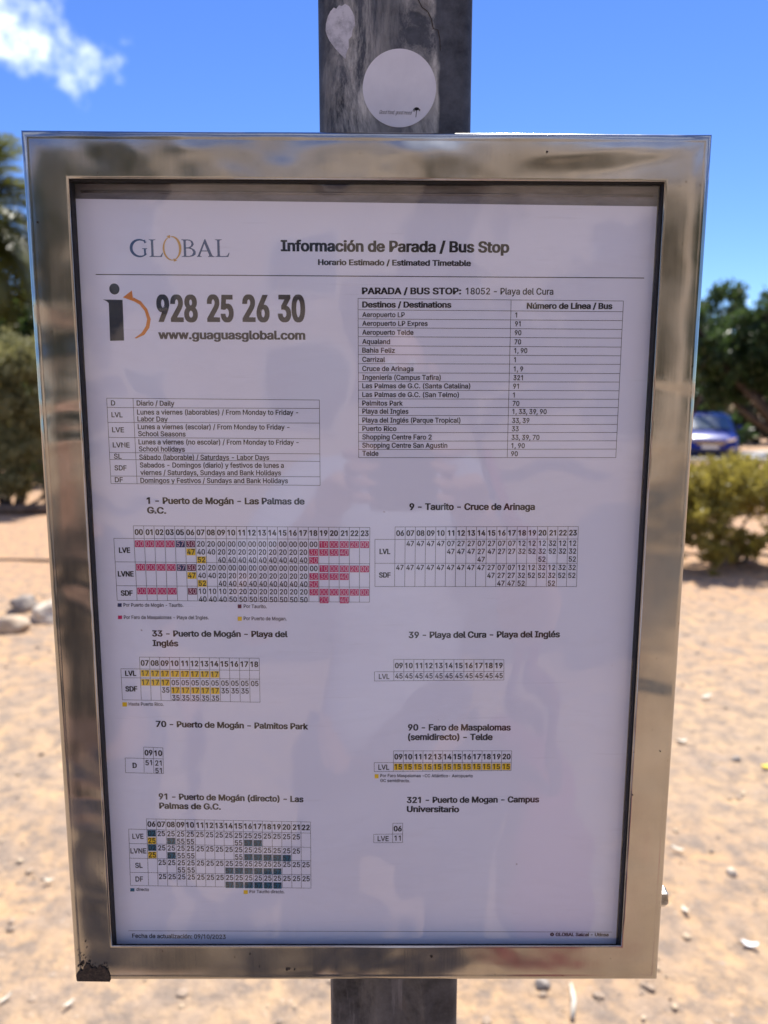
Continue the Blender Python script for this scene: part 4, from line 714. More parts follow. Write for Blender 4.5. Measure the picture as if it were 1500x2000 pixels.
# loose gravel and bits of litter too many to count
rnd = random.Random(5)
def scatter(name, label, n, rmin, rmax, mat, seed, flatness=0.55):
    rr = random.Random(seed); v, f = [], []
    ico = bmesh.new(); bmesh.ops.create_icosphere(ico, subdivisions=1, radius=1.0)
    base = [q.co.copy() for q in ico.verts]; fc = [tuple(q.index for q in p.verts) for p in ico.faces]; ico.free()
    for _ in range(n):
        a = rr.uniform(-math.pi, math.pi); d = 0.5 + 7.5 * rr.random() ** 0.8
        x, y = d * math.sin(a), d * math.cos(a) * 1.0
        if rr.random() < 0.7: y = abs(y)
        s = rmin + (rmax - rmin) * rr.random() ** 3
        z = terrain(x, y) + s * 0.15
        rot = Matrix.Rotation(rr.uniform(0, 6.28), 3, 'Z'); k = len(v)
        e = (rr.uniform(0.7, 1.4), rr.uniform(0.6, 1.1), flatness * rr.uniform(0.6, 1.1))
        for q in base:
            w = rot @ Vector((q.x * e[0], q.y * e[1], q.z * e[2])) * s * rr.uniform(0.85, 1.15)
            v.append((x + w.x, y + w.y, z + w.z))
        f += [tuple(i + k for i in t) for t in fc]
    return tag(pydata(name, v, f, mat), label, kind='stuff')
scatter('gravel', 'small tan stones strewn over the dirt', 5200, 0.004, 0.020, stone_mat('tan_gravel', (0.42, 0.31, 0.21), (0.26, 0.20, 0.15)), 3)
scatter('dirt_clods', 'pale crumbs of dry earth on the dirt', 2200, 0.004, 0.014, stone_mat('pale_clods', (0.54, 0.42, 0.28), (0.44, 0.32, 0.20)), 8, 0.7)

# single stones and litter one can point at
def rock(name, label, cat, x, y, r, mat, seed, e=(1, 1, 0.7), group=None):
    b = bmesh.new(); bmesh.ops.create_icosphere(b, subdivisions=3, radius=1.0)
    for q in b.verts:
        n = noise.noise(q.co * 1.3 + Vector((seed, 0, 0))) * 0.35 + noise.noise(q.co * 3.1 + Vector((0, seed, 0))) * 0.13
        q.co = Vector((q.co.x * e[0], q.co.y * e[1], q.co.z * e[2])) * r * (1 + n)
    o = finish(b, name, mat, smooth=True, autosmooth=38)
    o.location = (x, y, terrain(x, y) + r * e[2] * 0.35); o.rotation_euler = (0, 0, seed)
    return tag(o, label, cat, group)
M_ROCKP = stone_mat('pale_boulder', (0.68, 0.58, 0.44), (0.54, 0.45, 0.34)); M_ROCKG = stone_mat('grey_boulder', (0.34, 0.29, 0.24), (0.22, 0.19, 0.16))
rock('rock', 'large pale flat rock, nearest to the case of the rocks on the left', 'rock', -2.33, 5.02, 0.165, M_ROCKP, 1.0, (1.15, 0.9, 0.62), 'rocks beside the dirt path')
rock('rock', 'grey rounded rock just behind and left of the large pale rock', 'rock', -2.66, 5.20, 0.10, M_ROCKG, 2.0, (0.9, 0.9, 0.85), 'rocks beside the dirt path')
rock('rock', 'tan lumpy rock in front of the grey rounded rock', 'rock', -2.52, 4.70, 0.105, stone_mat('tan_boulder', (0.55, 0.42, 0.29), (0.38, 0.29, 0.20)), 3.3, (1.1, 0.8, 0.72), 'rocks beside the dirt path')
rock('rock', 'small whitish rock at the left edge, below the tan lumpy rock', 'rock', -2.56, 4.42, 0.075, M_ROCKP, 4.6, (1, 1, 0.8), 'rocks beside the dirt path')
rock('pebble', 'small white pebble lying right of the hex bolt', 'pebble', 1.200, 1.960, 0.017, M_ROCKP, 5.1, (1, 0.9, 0.75))
rock('pebble', 'small grey pebble just right of the post foot', 'pebble', 0.460, 1.472, 0.019, M_ROCKG, 6.1, (1.1, 0.9, 0.7))
rock('pebble', 'grey white pebble level with the lower right case edge', 'pebble', 1.603, 2.799, 0.022, M_ROCKG, 7.1, (1.1, 0.8, 0.6))

def chip(name, label, cat, x, y, L, W, ang, mat, curl=0.25, seed=1):
    """a small curled piece: leaf, wood chip, scrap, with thickness"""
    L, W = L * 0.8, W * 0.8
    b = bmesh.new(); rr = random.Random(seed); n = 7
    top, bot = [], []
    for i in range(n):
        t = i / (n - 1); u = (t - 0.5) * L; w = W * (math.sin(math.pi * (0.12 + 0.76 * t)) ** 0.7) * rr.uniform(0.85, 1.1)
        z = curl * L * (2 * abs(t - 0.5)) ** 2 * 0.5
        top.append([b.verts.new((u, s * w / 2, z + 0.003 + (0.12 * W if s else 0))) for s in (-1, 0, 1)])
        bot.append([b.verts.new((u, s * w / 2, z + (0.12 * W if s else 0))) for s in (-1, 0, 1)])
    for i in range(n - 1):
        for k in range(2):
            b.faces.new((top[i][k], top[i + 1][k], top[i + 1][k + 1], top[i][k + 1]))
            b.faces.new((bot[i][k], bot[i][k + 1], bot[i + 1][k + 1], bot[i + 1][k]))
        b.faces.new((top[i][0], bot[i][0], bot[i + 1][0], top[i + 1][0])); b.faces.new((top[i][2], top[i + 1][2], bot[i + 1][2], bot[i][2]))
    b.faces.new(top[0] + bot[0][::-1]); b.faces.new(top[-1][::-1] + bot[-1])
    o = finish(b, name, mat, smooth=True, autosmooth=50)
    o.location = (x, y, terrain(x, y) + 0.008); o.rotation_euler = (rr.uniform(-.2, .2), rr.uniform(-.2, .2), ang)
    return tag(o, label, cat)
M_CHIP = stone_mat('bleached_wood', (0.72, 0.66, 0.53), (0.56, 0.48, 0.36)); M_YLEAF = flat('yellow_leaf', (0.72, 0.55, 0.03), 0.6)
M_SCRAP = flat('white_scrap', (0.82, 0.81, 0.78), 0.7)
chip('wood_chip', 'white wood chip on the dirt, farthest of the white bits right of the case', 'wood chip', 1.762, 3.495, 0.075, 0.030, 0.4, M_CHIP, seed=1)
chip('wood_chip', 'cream wood chip close beside the right case edge, above the yellow leaf height', 'wood chip', 1.426, 2.971, 0.055, 0.032, 0.1, M_CHIP, seed=2)
chip('yellow_leaf', 'bright yellow dry leaf at the right edge of the view', 'leaf', 1.700, 2.71, 0.075, 0.035, 0.1, M_YLEAF, seed=3)
chip('wood_chip', 'slanting white wood chip just above the hex bolt', 'wood chip', 1.063, 2.082, 0.050, 0.016, -0.5, M_CHIP, seed=4)
chip('wood_chip', 'upright white wood chip just below the hex bolt', 'wood chip', 0.965, 1.76, 0.042, 0.017, 1.75, M_CHIP, seed=5)
chip('white_scrap', 'torn white scrap on the dirt in the lower right corner', 'scrap', 1.098, 1.613, 0.055, 0.024, -0.35, M_SCRAP, 0.4, seed=6)
chip('wood_chip', 'white splinter at the far lower left edge of the view', 'wood chip', -0.995, 1.433, 0.045, 0.010, 0.9, M_CHIP, seed=7)
chip('wood_chip', 'short white splinter lying below the stained case corner', 'wood chip', -0.815, 1.407, 0.038, 0.013, 1.0, M_CHIP, seed=8)
chip('wood_chip', 'small cream chip low on the dirt left of the case', 'wood chip', -1.10, 1.95, 0.035, 0.018, 0.2, M_CHIP, seed=9)
b = bmesh.new(); tube(b, [(0.512, 1.355, 0.012), (0.528, 1.405, 0.022), (0.536, 1.47, 0.014)], [0.0065, 0.007, 0.005], 7)
tag(finish(b, 'twig', M_CHIP, smooth=True), 'straight pale twig on the dirt right of the post', 'twig')
M_HOSE = flat('brown_hose', (0.16, 0.10, 0.06), 0.6)
b = bmesh.new(); tube(b, [(-9 + i * 0.5, 7.28 - 0.045 * i + 0.05 * math.sin(i * 0.7), terrain(-9 + i * 0.5, 7.0) + 0.012) for i in range(17)] + [(0.2, 6.45, 0.0), (1.4, 6.3, -0.02)], 0.012, 8)
tag(finish(b, 'irrigation_hose', M_HOSE, smooth=True), 'thin brown irrigation hose lying across the dirt on the left', 'hose')
b = bmesh.new(); tube(b, [(-7.5, 9.95, 0.04), (-6.2, 9.8, 0.07), (-5.0, 9.62, 0.06), (-4.2, 9.66, 0.08), (-3.3, 9.8, 0.05)], [0.03, 0.065, 0.075, 0.06, 0.02], 8)  # branch added to draw the dark line across the dirt
for q in ((-5.6, 9.72, .06), (-4.7, 9.62, .06)): tube(b, [q, (q[0] + .25, q[1] + .1, q[2] + .16), (q[0] + .55, q[1] + .05, q[2] + .22)], [0.03, 0.02, 0.008], 6)
M_DEAD = bark_mat('dead_wood', (0.07, 0.045, 0.03), (0.16, 0.11, 0.075))
tag(finish(b, 'dark_line_branch', M_DEAD, smooth=True), 'branch added for the dark line on the dirt below the grey green shrub', 'branch')
# ------------------------------------------------------------------ vegetation
def leaf_cloud(clumps, n, ll, lw, seed, droop=0.0, up=0.0, shell=0.55):
    """n separate leaf blades spread through ragged clumps; clumps = (x, y, z, radius)"""
    rr = random.Random(seed); v, f = [], []
    tot = sum(c[3] ** 2 for c in clumps)
    for c in clumps:
        k = int(n * c[3] ** 2 / tot)
        # twigs inside the clump: leaves gather round short spines so the outline stays uneven
        spines = []
        for _ in range(max(4, int(k / 26))):
            d = Vector((rr.gauss(0, 1), rr.gauss(0, 1), rr.gauss(0, 1) * 0.9 + 0.12)).normalized()
            q = c[3] * (shell + (1.12 - shell) * rr.random()) * (0.8 + 0.45 * noise.noise(d * 2.1 + Vector((c[0], seed, c[2]))))
            spines.append((Vector(c[:3]) + d * q, d))
        for _ in range(k):
            p, d = rr.choice(spines)
            pos = p + Vector((rr.gauss(0, 1), rr.gauss(0, 1), rr.gauss(0, 1))) * c[3] * 0.10 - d * c[3] * 0.18 * rr.random()
            ax = (d * 0.7 + Vector((rr.gauss(0, .6), rr.gauss(0, .6), rr.gauss(0, .6) - droop + up))).normalized()
            sd = ax.cross(Vector((rr.gauss(0, 1), rr.gauss(0, 1), rr.gauss(0, 1)))).normalized()
            L = ll * rr.uniform(0.6, 1.3); W = lw * rr.uniform(0.7, 1.2); b = len(v)
            nrm = ax.cross(sd) * W * 0.25
            v += [tuple(pos - ax * L * 0.5), tuple(pos + sd * W * 0.5 + nrm), tuple(pos + ax * L * 0.5), tuple(pos - sd * W * 0.5 + nrm)]
            f += [(b, b + 1, b + 2, b + 3)]
    return v, f

def make_tree(name, label, cat, x, y, clumps, n, ll, lw, leafm, barkm, seed, trunk_r=0.12, trunks=1, fork=0.45, group=None, part='trunk', **kw):
    z0 = terrain(x, y) - 0.03
    t = thing(name, label, cat, (x, y, z0), 0, group)
    rr = random.Random(seed)
    cz = min(c[2] for c in clumps); top = max(c[2] for c in clumps)
    fk = Vector((rr.uniform(-.1, .1), rr.uniform(-.1, .1), cz * fork + 0.05))
    for k in range(trunks):
        b = bmesh.new(); a = k * 6.28 / max(1, trunks); o = Vector((math.cos(a), math.sin(a), 0)) * (0.0 if trunks == 1 else trunk_r * 1.6)
        mid = fk * 0.5 + o * 1.4 + Vector((rr.uniform(-.06, .06), rr.uniform(-.06, .06), 0)); e = fk + o * 2.2
        tube(b, [o * 0.8 + Vector((0, 0, -0.05)), mid, e], [trunk_r * 1.15, trunk_r * 0.9, trunk_r * 0.75], 9)
        finish(b, part, barkm, t, smooth=True)
        cl = clumps[k::trunks]
        b = bmesh.new()
        for c in cl:
            tgt = Vector(c[:3]); m1 = e.lerp(tgt, 0.5) + Vector((rr.uniform(-.15, .15), rr.uniform(-.15, .15), -0.12)) * c[3]
            tube(b, [e - (e - mid) * 0.15, m1, tgt], [trunk_r * 0.62, trunk_r * 0.38, trunk_r * 0.15], 6)
            for _ in range(3):
                d = Vector((rr.gauss(0, 1), rr.gauss(0, 1), rr.gauss(0, 1))).normalized() * c[3] * 0.8
                tube(b, [m1.lerp(tgt, rr.random()), tgt + d * 0.5, tgt + d], [trunk_r * 0.2, trunk_r * 0.12, trunk_r * 0.04], 5)
        finish(b, 'limb' if part == 'trunk' else 'branch', barkm, t, smooth=True)
    v, f = leaf_cloud(clumps, n, ll, lw, seed, **kw)
    pydata('crown', v, f, leafm, t)
    return t

L_DARK = leaf_mat('dark_evergreen_leaf', (0.022, 0.045, 0.014), (0.048, 0.078, 0.024), (0.09, 0.15, 0.03), 0.42)
L_OLIVE = leaf_mat('olive_leaf', (0.17, 0.15, 0.035), (0.26, 0.22, 0.05), (0.55, 0.45, 0.07))
L_SAGE = leaf_mat('sage_leaf', (0.14, 0.15, 0.07), (0.22, 0.21, 0.10), (0.40, 0.38, 0.13))
L_BROWN = leaf_mat('dusty_leaf', (0.055, 0.058, 0.028), (0.095, 0.085, 0.042), (0.14, 0.13, 0.05))
L_PALM = leaf_mat('palm_leaf', (0.045, 0.065, 0.016), (0.10, 0.11, 0.022), (0.24, 0.24, 0.04), 0.4)
B_GREY = bark_mat('grey_bark', (0.10, 0.08, 0.06), (0.20, 0.165, 0.13)); B_DARK = bark_mat('dark_bark', (0.05, 0.036, 0.028), (0.11, 0.085, 0.065))

def clumpset(seed, n, cx, cy, cz, rx_, ry_, rz_, r0, r1):
    rr = random.Random(seed); out = []
    for _ in range(n):
        d = Vector((rr.gauss(0, 1), rr.gauss(0, 1), rr.gauss(0, 1))).normalized() * rr.uniform(0.45, 1.0)
        out.append((cx + d.x * rx_, cy + d.y * ry_, cz + d.z * rz_, rr.uniform(r0, r1)))
    return out

# broad evergreen on the right, crown hanging over the parked car
make_tree('evergreen_tree', 'broad dark green tree overhanging the blue car at the right edge', 'tree', 7.15, 12.6,
          [(-0.85, 0, 2.62, .62), (-0.3, 0.1, 3.05, .52), (0.6, 0, 3.1, .8), (-1.35, 0.1, 2.15, .52), (-1.88, 0.2, 2.80, .30), (-1.7, 0, 2.3, .38), (-.9, .2, 1.95, .6), (-.2, -.3, 2.15, .7), (.6, 0, 1.9, .8), (-0.1, 0, 1.6, .5), (1.3, 0, 2.5, .85), (1.4, .3, 1.6, .6), (-1.3, 0.3, 1.65, .4)],
          34000, 0.115, 0.06, L_DARK, B_DARK, 21, 0.16, 1, 0.5, 'evergreen trees')
make_tree('evergreen_tree', 'dark tree farther back, showing in the gap between case and broad tree', 'tree', 6.9, 17.5,
          clumpset(12, 10, 0, 0, 2.9, 1.5, 1.4, 0.9, 0.5, 0.85), 13000, 0.17, 0.085, L_DARK, B_DARK, 22, 0.15, 1, 0.5, 'evergreen trees')
make_tree('olive_shrub', 'sunlit yellow green shrub on the dirt right of the case', 'shrub', 3.35, 6.75,
          [(-0.55, 0, 0.62, 0.36), (-0.15, -0.1, 0.75, 0.36), (0.35, 0.1, 0.78, 0.38), (0.75, -0.05, 0.66, 0.36), (-0.78, 0.1, 0.42, 0.26), (0.1, 0.3, 0.70, 0.4), (0.95, 0.2, 0.5, 0.3), (-0.35, -0.28, 0.45, 0.28), (0.3, -0.35, 0.50, 0.3), (-0.9, -0.1, 0.60, 0.26), (-0.6, -0.2, 0.30, 0.2), (0.05, -0.3, 0.28, 0.2), (0.7, -0.2, 0.3, 0.22), (-0.95, -0.3, 0.2, 0.2), (-0.35, -0.45, 0.2, 0.2), (0.5, -0.5, 0.2, 0.24), (-1.05, 0, 0.42, 0.24)],
          24000, 0.060, 0.026, L_OLIVE, B_GREY, 23, 0.028, 5, 0.35, None, 'stem', up=0.5)
make_tree('olive_shrub', 'low yellow green shrub behind the sunlit shrub, in front of the car', 'shrub', 5.2, 10.2,
          [(-0.8, 0, 0.42, 0.34), (-0.2, 0.1, 0.50, 0.36), (0.4, 0, 0.5, 0.38), (1.0, 0.1, 0.42, 0.36)], 12000, 0.075, 0.034, L_OLIVE, B_GREY, 24, 0.025, 4, 0.3, None, 'stem', up=0.4)
make_tree('sage_shrub', 'tall grey green shrub left of the case, under the palm', 'shrub', -5.15, 10.3,
          [(-0.7, 0, 1.5, 0.6), (0, 0, 2.0, 0.6), (0.35, 0.1, 1.4, 0.55), (0.2, -0.2, 0.85, 0.5), (-0.6, -0.1, 0.85, 0.5), (0.6, 0, 1.95, 0.5), (-0.2, -0.3, 1.5, 0.55), (-1.2, 0, 1.2, 0.55), (0.7, 0.1, 1.1, 0.4), (0.1, -0.2, 0.42, 0.36), (-0.6, -0.2, 0.42, 0.38), (0.65, -0.1, 0.5, 0.34)],
          30000, 0.10, 0.030, L_SAGE, B_DARK, 25, 0.05, 4, 0.45, None, 'stem', droop=0.2)
make_tree('sage_shrub', 'small dark shrub at the foot of the tall grey green shrub, beside the case', 'shrub', -4.42, 9.95,
          [(0, 0, 0.26, 0.20), (0.16, 0, 0.32, 0.17), (0.3, 0.1, 0.2, 0.18)], 2200, 0.05, 0.02, L_BROWN, B_DARK, 26, 0.015, 3, 0.4, None, 'stem', up=0.3)
# shrubs and trees farther back, between the palm and the road, some glimpsed past the case
make_tree('sage_shrub', 'dark bushy mass behind the tall grey green shrub', 'shrub', -6.9, 13.0,
          clumpset(14, 9, 0, 0, 1.35, 1.3, 0.9, 0.8, 0.45, 0.7), 14000, 0.14, 0.06, L_DARK, B_DARK, 27, 0.06, 4, 0.4, None, 'stem')
back_specs = [(-12.5, 19.5, 0), (-8.6, 21.0, 1), (-3.4, 17.5, 0), (0.8, 19.0, 1), (4.2, 18.6, 2), (9.0, 32.5, 2), (12.6, 33.5, 0), (16.5, 32.0, 1), (5.4, 33.0, 0), (20.5, 33.0, 2), (13.9, 19.0, 0), (1.2, 33.0, 1)]
back_specs.append((11.6, 27.6, 1))
back_labels = ['round topped dusty tree at the far left, behind the palm', 'dark spreading tree left of the case in the distance', 'dusty tree hidden mostly behind the left half of the case',
               'dark tree straight behind the post', 'low dusty tree beyond the case, left of the car', 'dusty tree across the road just left of the car', 'dusty tree across the road directly behind the car',
               'dark tree across the road right of the car', 'dusty tree across the road behind the case edge', 'tall dusty tree across the road at the far right', 'dusty tree on the near roadside, right of the broad dark tree', 'dark tree across the road behind the post', 'dark tree close behind the blue car, shading it']
for i, (x, y, k) in enumerate(back_specs):
    hgt = (2.3, 2.6, 2.0)[k] + (0.7 if y > 30 else 0) + (1.6 if 27 < y < 28 else 0)
    make_tree('roadside_tree', back_labels[i], 'tree', x, y, clumpset(40 + i, 11, 0, 0, hgt, 1.9, 1.3, 1.1, 0.7, 1.05) + [(-1.3, -0.6, 0.9, 0.85), (0.9, -0.6, 0.8, 0.85), (0, -.5, 1.2, .8)],
              8000, 0.24, 0.13, (L_BROWN, L_DARK, L_BROWN)[k], B_DARK, 60 + i, 0.13, 1, 0.45, 'trees by the road')
make_tree('evergreen_tree', 'dark dense tree at the far left edge behind the palm', 'tree', -8.4, 15.5,
          clumpset(15, 11, 0.5, 0, 2.9, 1.8, 1.4, 1.4, 0.7, 1.05), 16000, 0.19, 0.09, L_DARK, B_DARK, 28, 0.15, 1, 0.4, 'evergreen trees')

for lb, xa, xb, yy, sd in (('long dusty hedge across the road behind the blue car', 1.0, 24.0, 31.0, 71), ('long dark hedge across the road, left of the post', -24.0, 0.6, 31.0, 72)):
    rr = random.Random(sd)
    make_tree('hedge', lb, 'hedge', (xa + xb) / 2, yy, [((k + .5) / 26 * (xb - xa) - (xb - xa) / 2, rr.uniform(-.3, .3), rr.uniform(.8, 1.7), rr.uniform(.75, 1.0)) for k in range(26)] + [((k + .2) / 26 * (xb - xa) - (xb - xa) / 2, -.3, .5, .6) for k in range(26)],
              26000, 0.26, 0.14, L_BROWN, B_DARK, sd, 0.03, 6, 0.2, None, 'stem')
# ---- palm at the left edge
def frond_mesh(name, L, seed):
    rr = random.Random(seed); v, f = [], []
    def pt(t): return Vector((L * (t - 0.18 * t ** 3), 0, L * (0.42 * t - 0.72 * t * t)))
    m = 34
    for i in range(m):                                    # rachis as a thin three sided rod
        a = pt(i / m); b2 = pt((i + 1) / m); w = 0.022 * (1 - i / m) + 0.004; k = len(v)
        for q, ww in ((a, w), (b2, w * 0.95)):
            v += [(q.x, -ww, q.z), (q.x, ww, q.z), (q.x, 0, q.z + ww)]
        f += [(k, k + 3, k + 4, k + 1), (k + 1, k + 4, k + 5, k + 2), (k + 2, k + 5, k + 3, k)]
    for i in range(58):
        t = 0.13 + 0.86 * i / 57; q = pt(t); d = (pt(min(1, t + .01)) - pt(t - .01)).normalized()
        ln = L * 0.30 * math.sin(math.pi * (0.16 + 0.78 * t)) ** 0.8
        for s in (-1, 1):
            k = len(v); tip = q + d * ln * 0.62 + Vector((0, s * ln * 0.75, -ln * rr.uniform(0.0, 0.45) + ln * .22))
            mid = q.lerp(tip, 0.45) + Vector((0, 0, ln * 0.07)); w = 0.017
            v += [tuple(q - d * w * .6), tuple(q + d * w * .6), tuple(mid + d * w), tuple(mid - d * w), tuple(tip)]
            f += [(k, k + 1, k + 2, k + 3), (k + 3, k + 2, k + 4)]
    me = bpy.data.meshes.new(name); me.from_pydata(v, [], f); me.materials.append(L_PALM); return me
def palm(label, x, y, h, L, nfr, seed, group='palm trees'):
    z0 = terrain(x, y)
    t = thing('palm_tree', label, 'palm tree', (x, y, z0), 0, group)
    b = bmesh.new(); pts = [(0.02 * math.sin(i), 0, h * i / 12 - 0.05) for i in range(13)]
    tube(b, pts, [0.24, 0.20] + [0.17 + 0.012 * (i % 2) for i in range(9)] + [0.19, 0.12], 12)
    finish(b, 'trunk', B_DARK, t, smooth=True)
    b = bmesh.new(); rr = random.Random(seed)
    for i in range(46):                                   # old leaf bases round the top of the trunk
        a = i * 2.4; z = h - 0.75 + 0.7 * i / 46
        tube(b, [(0.15 * math.cos(a), 0.15 * math.sin(a), z), (0.27 * math.cos(a), 0.27 * math.sin(a), z + 0.13)], [0.045, 0.02], 5)
    finish(b, 'leaf_bases', M_DEAD, t, smooth=True)
    mesh = [frond_mesh('frond', L, 1), frond_mesh('frond', L * 0.9, 2)]
    for i in range(nfr):
        o = link_mesh('frond', mesh[i % 2], t, (0, 0, h - 0.05 - 0.1 * (i / nfr)))
        el = R(72) - R(125) * (i / nfr) + rr.uniform(-.12, .12)
        o.rotation_euler = (rr.uniform(-.3, .3), -el, i * 2.39996 + rr.uniform(-.15, .15))
    return t
palm('palm tree at the left edge with drooping dark fronds', -6.75, 12.4, 4.25, 1.95, 96, 4)
palm('short palm farther back between left edge and case', -7.6, 16.5, 2.7, 2.0, 36, 5)

# ------------------------------------------------------------------ blue car
M_CARP = Mat('blue_car_paint').set(Base_Color=(0.004, 0.022, 0.24, 1), Metallic=0.0, Roughness=0.3, Specular_IOR_Level=0.15, Coat_Weight=0.3, Coat_Roughness=0.04).m
M_GLASS = Mat('dark_car_glass').set(Base_Color=(0.02, 0.035, 0.035, 1), Roughness=0.07, IOR=2.1, Coat_Weight=1.0, Coat_Roughness=0.05).m
M_TRIM = flat('black_plastic_trim', (0.02, 0.02, 0.022), 0.5); M_CHROME = Mat('chrome').set(Metallic=1.0, Base_Color=(0.8, 0.8, 0.8, 1), Roughness=0.12).m
M_LAMP = Mat('lamp_lens').set(Base_Color=(0.75, 0.78, 0.8, 1), Roughness=0.08, Metallic=0.6).m
M_TYRE = flat('tyre_rubber', (0.018, 0.018, 0.018), 0.85); M_PLATE = flat('number_plate', (0.75, 0.75, 0.73), 0.5)

def loft(b, sections, mi=0, close=True):
    rings = [[b.verts.new(p) for p in s] for s in sections]
    for r0, r1 in zip(rings, rings[1:]):
        for k in range(len(r0) - 1): b.faces.new((r0[k], r0[k + 1], r1[k + 1], r1[k]))
    if close:
        b.faces.new(rings[0][::-1]); b.faces.new(rings[-1])
    for r0, r1 in zip(rings, rings[1:]): b.faces.new((r0[-1], r0[0], r1[0], r1[-1]))
    return rings

def make_car(x, y, rot):
    z0 = -0.40
    t = thing('parked_car', 'dark blue car parked on the road under the tree, facing the camera', 'car', (x, y, z0), rot)
    # lower body: sections along Y (front = -Y)
    b = bmesh.new(); secs = []
    for yy, w, zl, zh in [(-2.05, .62, .30, .58), (-1.98, .78, .24, .68), (-1.75, .86, .20, .80), (-1.2, .88, .19, .92), (-.75, .89, .19, .97), (0.2, .89, .19, .98), (1.2, .88, .19, .98), (1.75, .85, .22, .97), (1.95, .78, .28, .90), (2.0, .66, .34, .80)]:
        s = []
        for a in range(20):
            th = a / 20 * 2 * math.pi; c_, s_ = math.cos(th), math.sin(th)
            s.append((w * math.copysign(abs(c_) ** 0.38, c_), yy, (zl + zh) / 2 + (zh - zl) / 2 * math.copysign(abs(s_) ** 0.45, s_)))
        secs.append(s)
    loft(b, secs); body = finish(b, 'body', M_CARP, t, smooth=True, autosmooth=45)
    # greenhouse: roof and pillars
    b = bmesh.new(); secs = []
    for yy, w, zh in [(-.98, .70, .95), (-.55, .70, 1.20), (-.20, .655, 1.40), (0.1, .64, 1.46), (0.7, .64, 1.47), (1.25, .645, 1.42), (1.6, .67, 1.25), (1.88, .70, .98)]:
        bw = w + (1.46 - zh) * 0.16 + 0.08
        secs.append([(-bw - .03, yy, .90), (-w - .02, yy, zh - 0.07 if zh > 1 else .93), (-w * .8, yy, zh), (0, yy, zh + 0.02), (w * .8, yy, zh), (w + .02, yy, zh - 0.07 if zh > 1 else .93), (bw + .03, yy, .90)])
    loft(b, secs); finish(b, 'roof', M_CARP, t, smooth=True, autosmooth=35)
    # windscreen, rear window and side windows stand 6 mm proud of the shell
    def pane(name, pts, off, m=M_GLASS):
        b = bmesh.new(); a = [b.verts.new(p) for p in pts]; o2 = [b.verts.new(Vector(p) + Vector(off)) for p in pts]
        b.faces.new(a); b.faces.new(o2[::-1]); n = len(a)
        for i in range(n): b.faces.new((a[i], o2[i], o2[(i + 1) % n], a[(i + 1) % n]))
        return finish(b, name, m, t)
    pane('windscreen', [(-.68, -.985, .975), (-.35, -1.02, .975), (0, -1.035, .978), (.35, -1.02, .975), (.68, -.985, .975), (.60, -.30, 1.375), (.3, -.335, 1.40), (0, -.345, 1.405), (-.3, -.335, 1.40), (-.60, -.30, 1.375)], (0, .015, -.02))
    pane('rear_window', [(-.62, 1.90, 1.0), (.62, 1.90, 1.0), (.56, 1.50, 1.36), (-.56, 1.50, 1.36)], (0, -.03, -.02))
    for s in (-1, 1):
        pane('side_window', [(s * .80, -.70, 1.0), (s * .80, .35, 1.0), (s * .685, .35, 1.37), (s * .69, -.22, 1.35)], (-s * .03, 0, 0))
        pane('side_window', [(s * .80, .42, 1.0), (s * .80, 1.45, 1.0), (s * .70, 1.30, 1.33), (s * .685, .42, 1.37)], (-s * .03, 0, 0))
        b = bmesh.new(); box(b, s * .86 - .0, s * .86 + s * .17 if s > 0 else s * .86, -.66, -.56, .98, 1.10, 0) if s > 0 else box(b, -1.03, -.86, -.66, -.56, .98, 1.10, 0)
        bmesh.ops.bevel(b, geom=b.edges[:], offset=0.03, segments=3, affect='EDGES'); mir = finish(b, 'door_mirror', M_CARP, t, smooth=True)
        b = bmesh.new(); x0 = s * .945; prism(b, [(x0 - .065, .995), (x0 + .065, .995), (x0 + .065, 1.085), (x0 - .065, 1.085)], -.545, -.55); finish(b, 'mirror_glass', M_CHROME, mir)
        b = bmesh.new(); prism(b, [(s * .47, .60), (s * .74, .66), (s * .77, .76), (s * .50, .69)], -2.045, -1.80); finish(b, 'headlight', M_LAMP, t)
        b = bmesh.new(); prism(b, [(s * .55, .36), (s * .70, .36), (s * .70, .44), (s * .55, .44)], -2.04, -1.9); finish(b, 'fog_lamp', M_LAMP, t)
        b = bmesh.new(); prism(b, [(s * .6, .70), (s * .80, .70), (s * .80, .88), (s * .6, .88)], 1.90, 1.99); finish(b, 'tail_light', flat('red_lens', (0.35, 0.01, 0.01), 0.2), t)
    b = bmesh.new(); prism(b, [(-.42, .50), (.42, .50), (.46, .64), (-.46, .64)], -2.062, -1.95); gr = finish(b, 'grille', M_TRIM, t)
    for k in range(3):
        b = bmesh.new(); box(b, -.43, .43, -2.07, -2.055, .525 + .04 * k, .537 + .04 * k); finish(b, 'grille_bar', M_CHROME, gr)
    b = bmesh.new(); box(b, -.72, .72, -2.06, -1.9, .27, .36, 0.02); finish(b, 'bumper', M_TRIM, t, smooth=True, autosmooth=40)
    b = bmesh.new(); box(b, -.26, .26, -2.082, -2.072, .385, .495); finish(b, 'number_plate', M_PLATE, t)
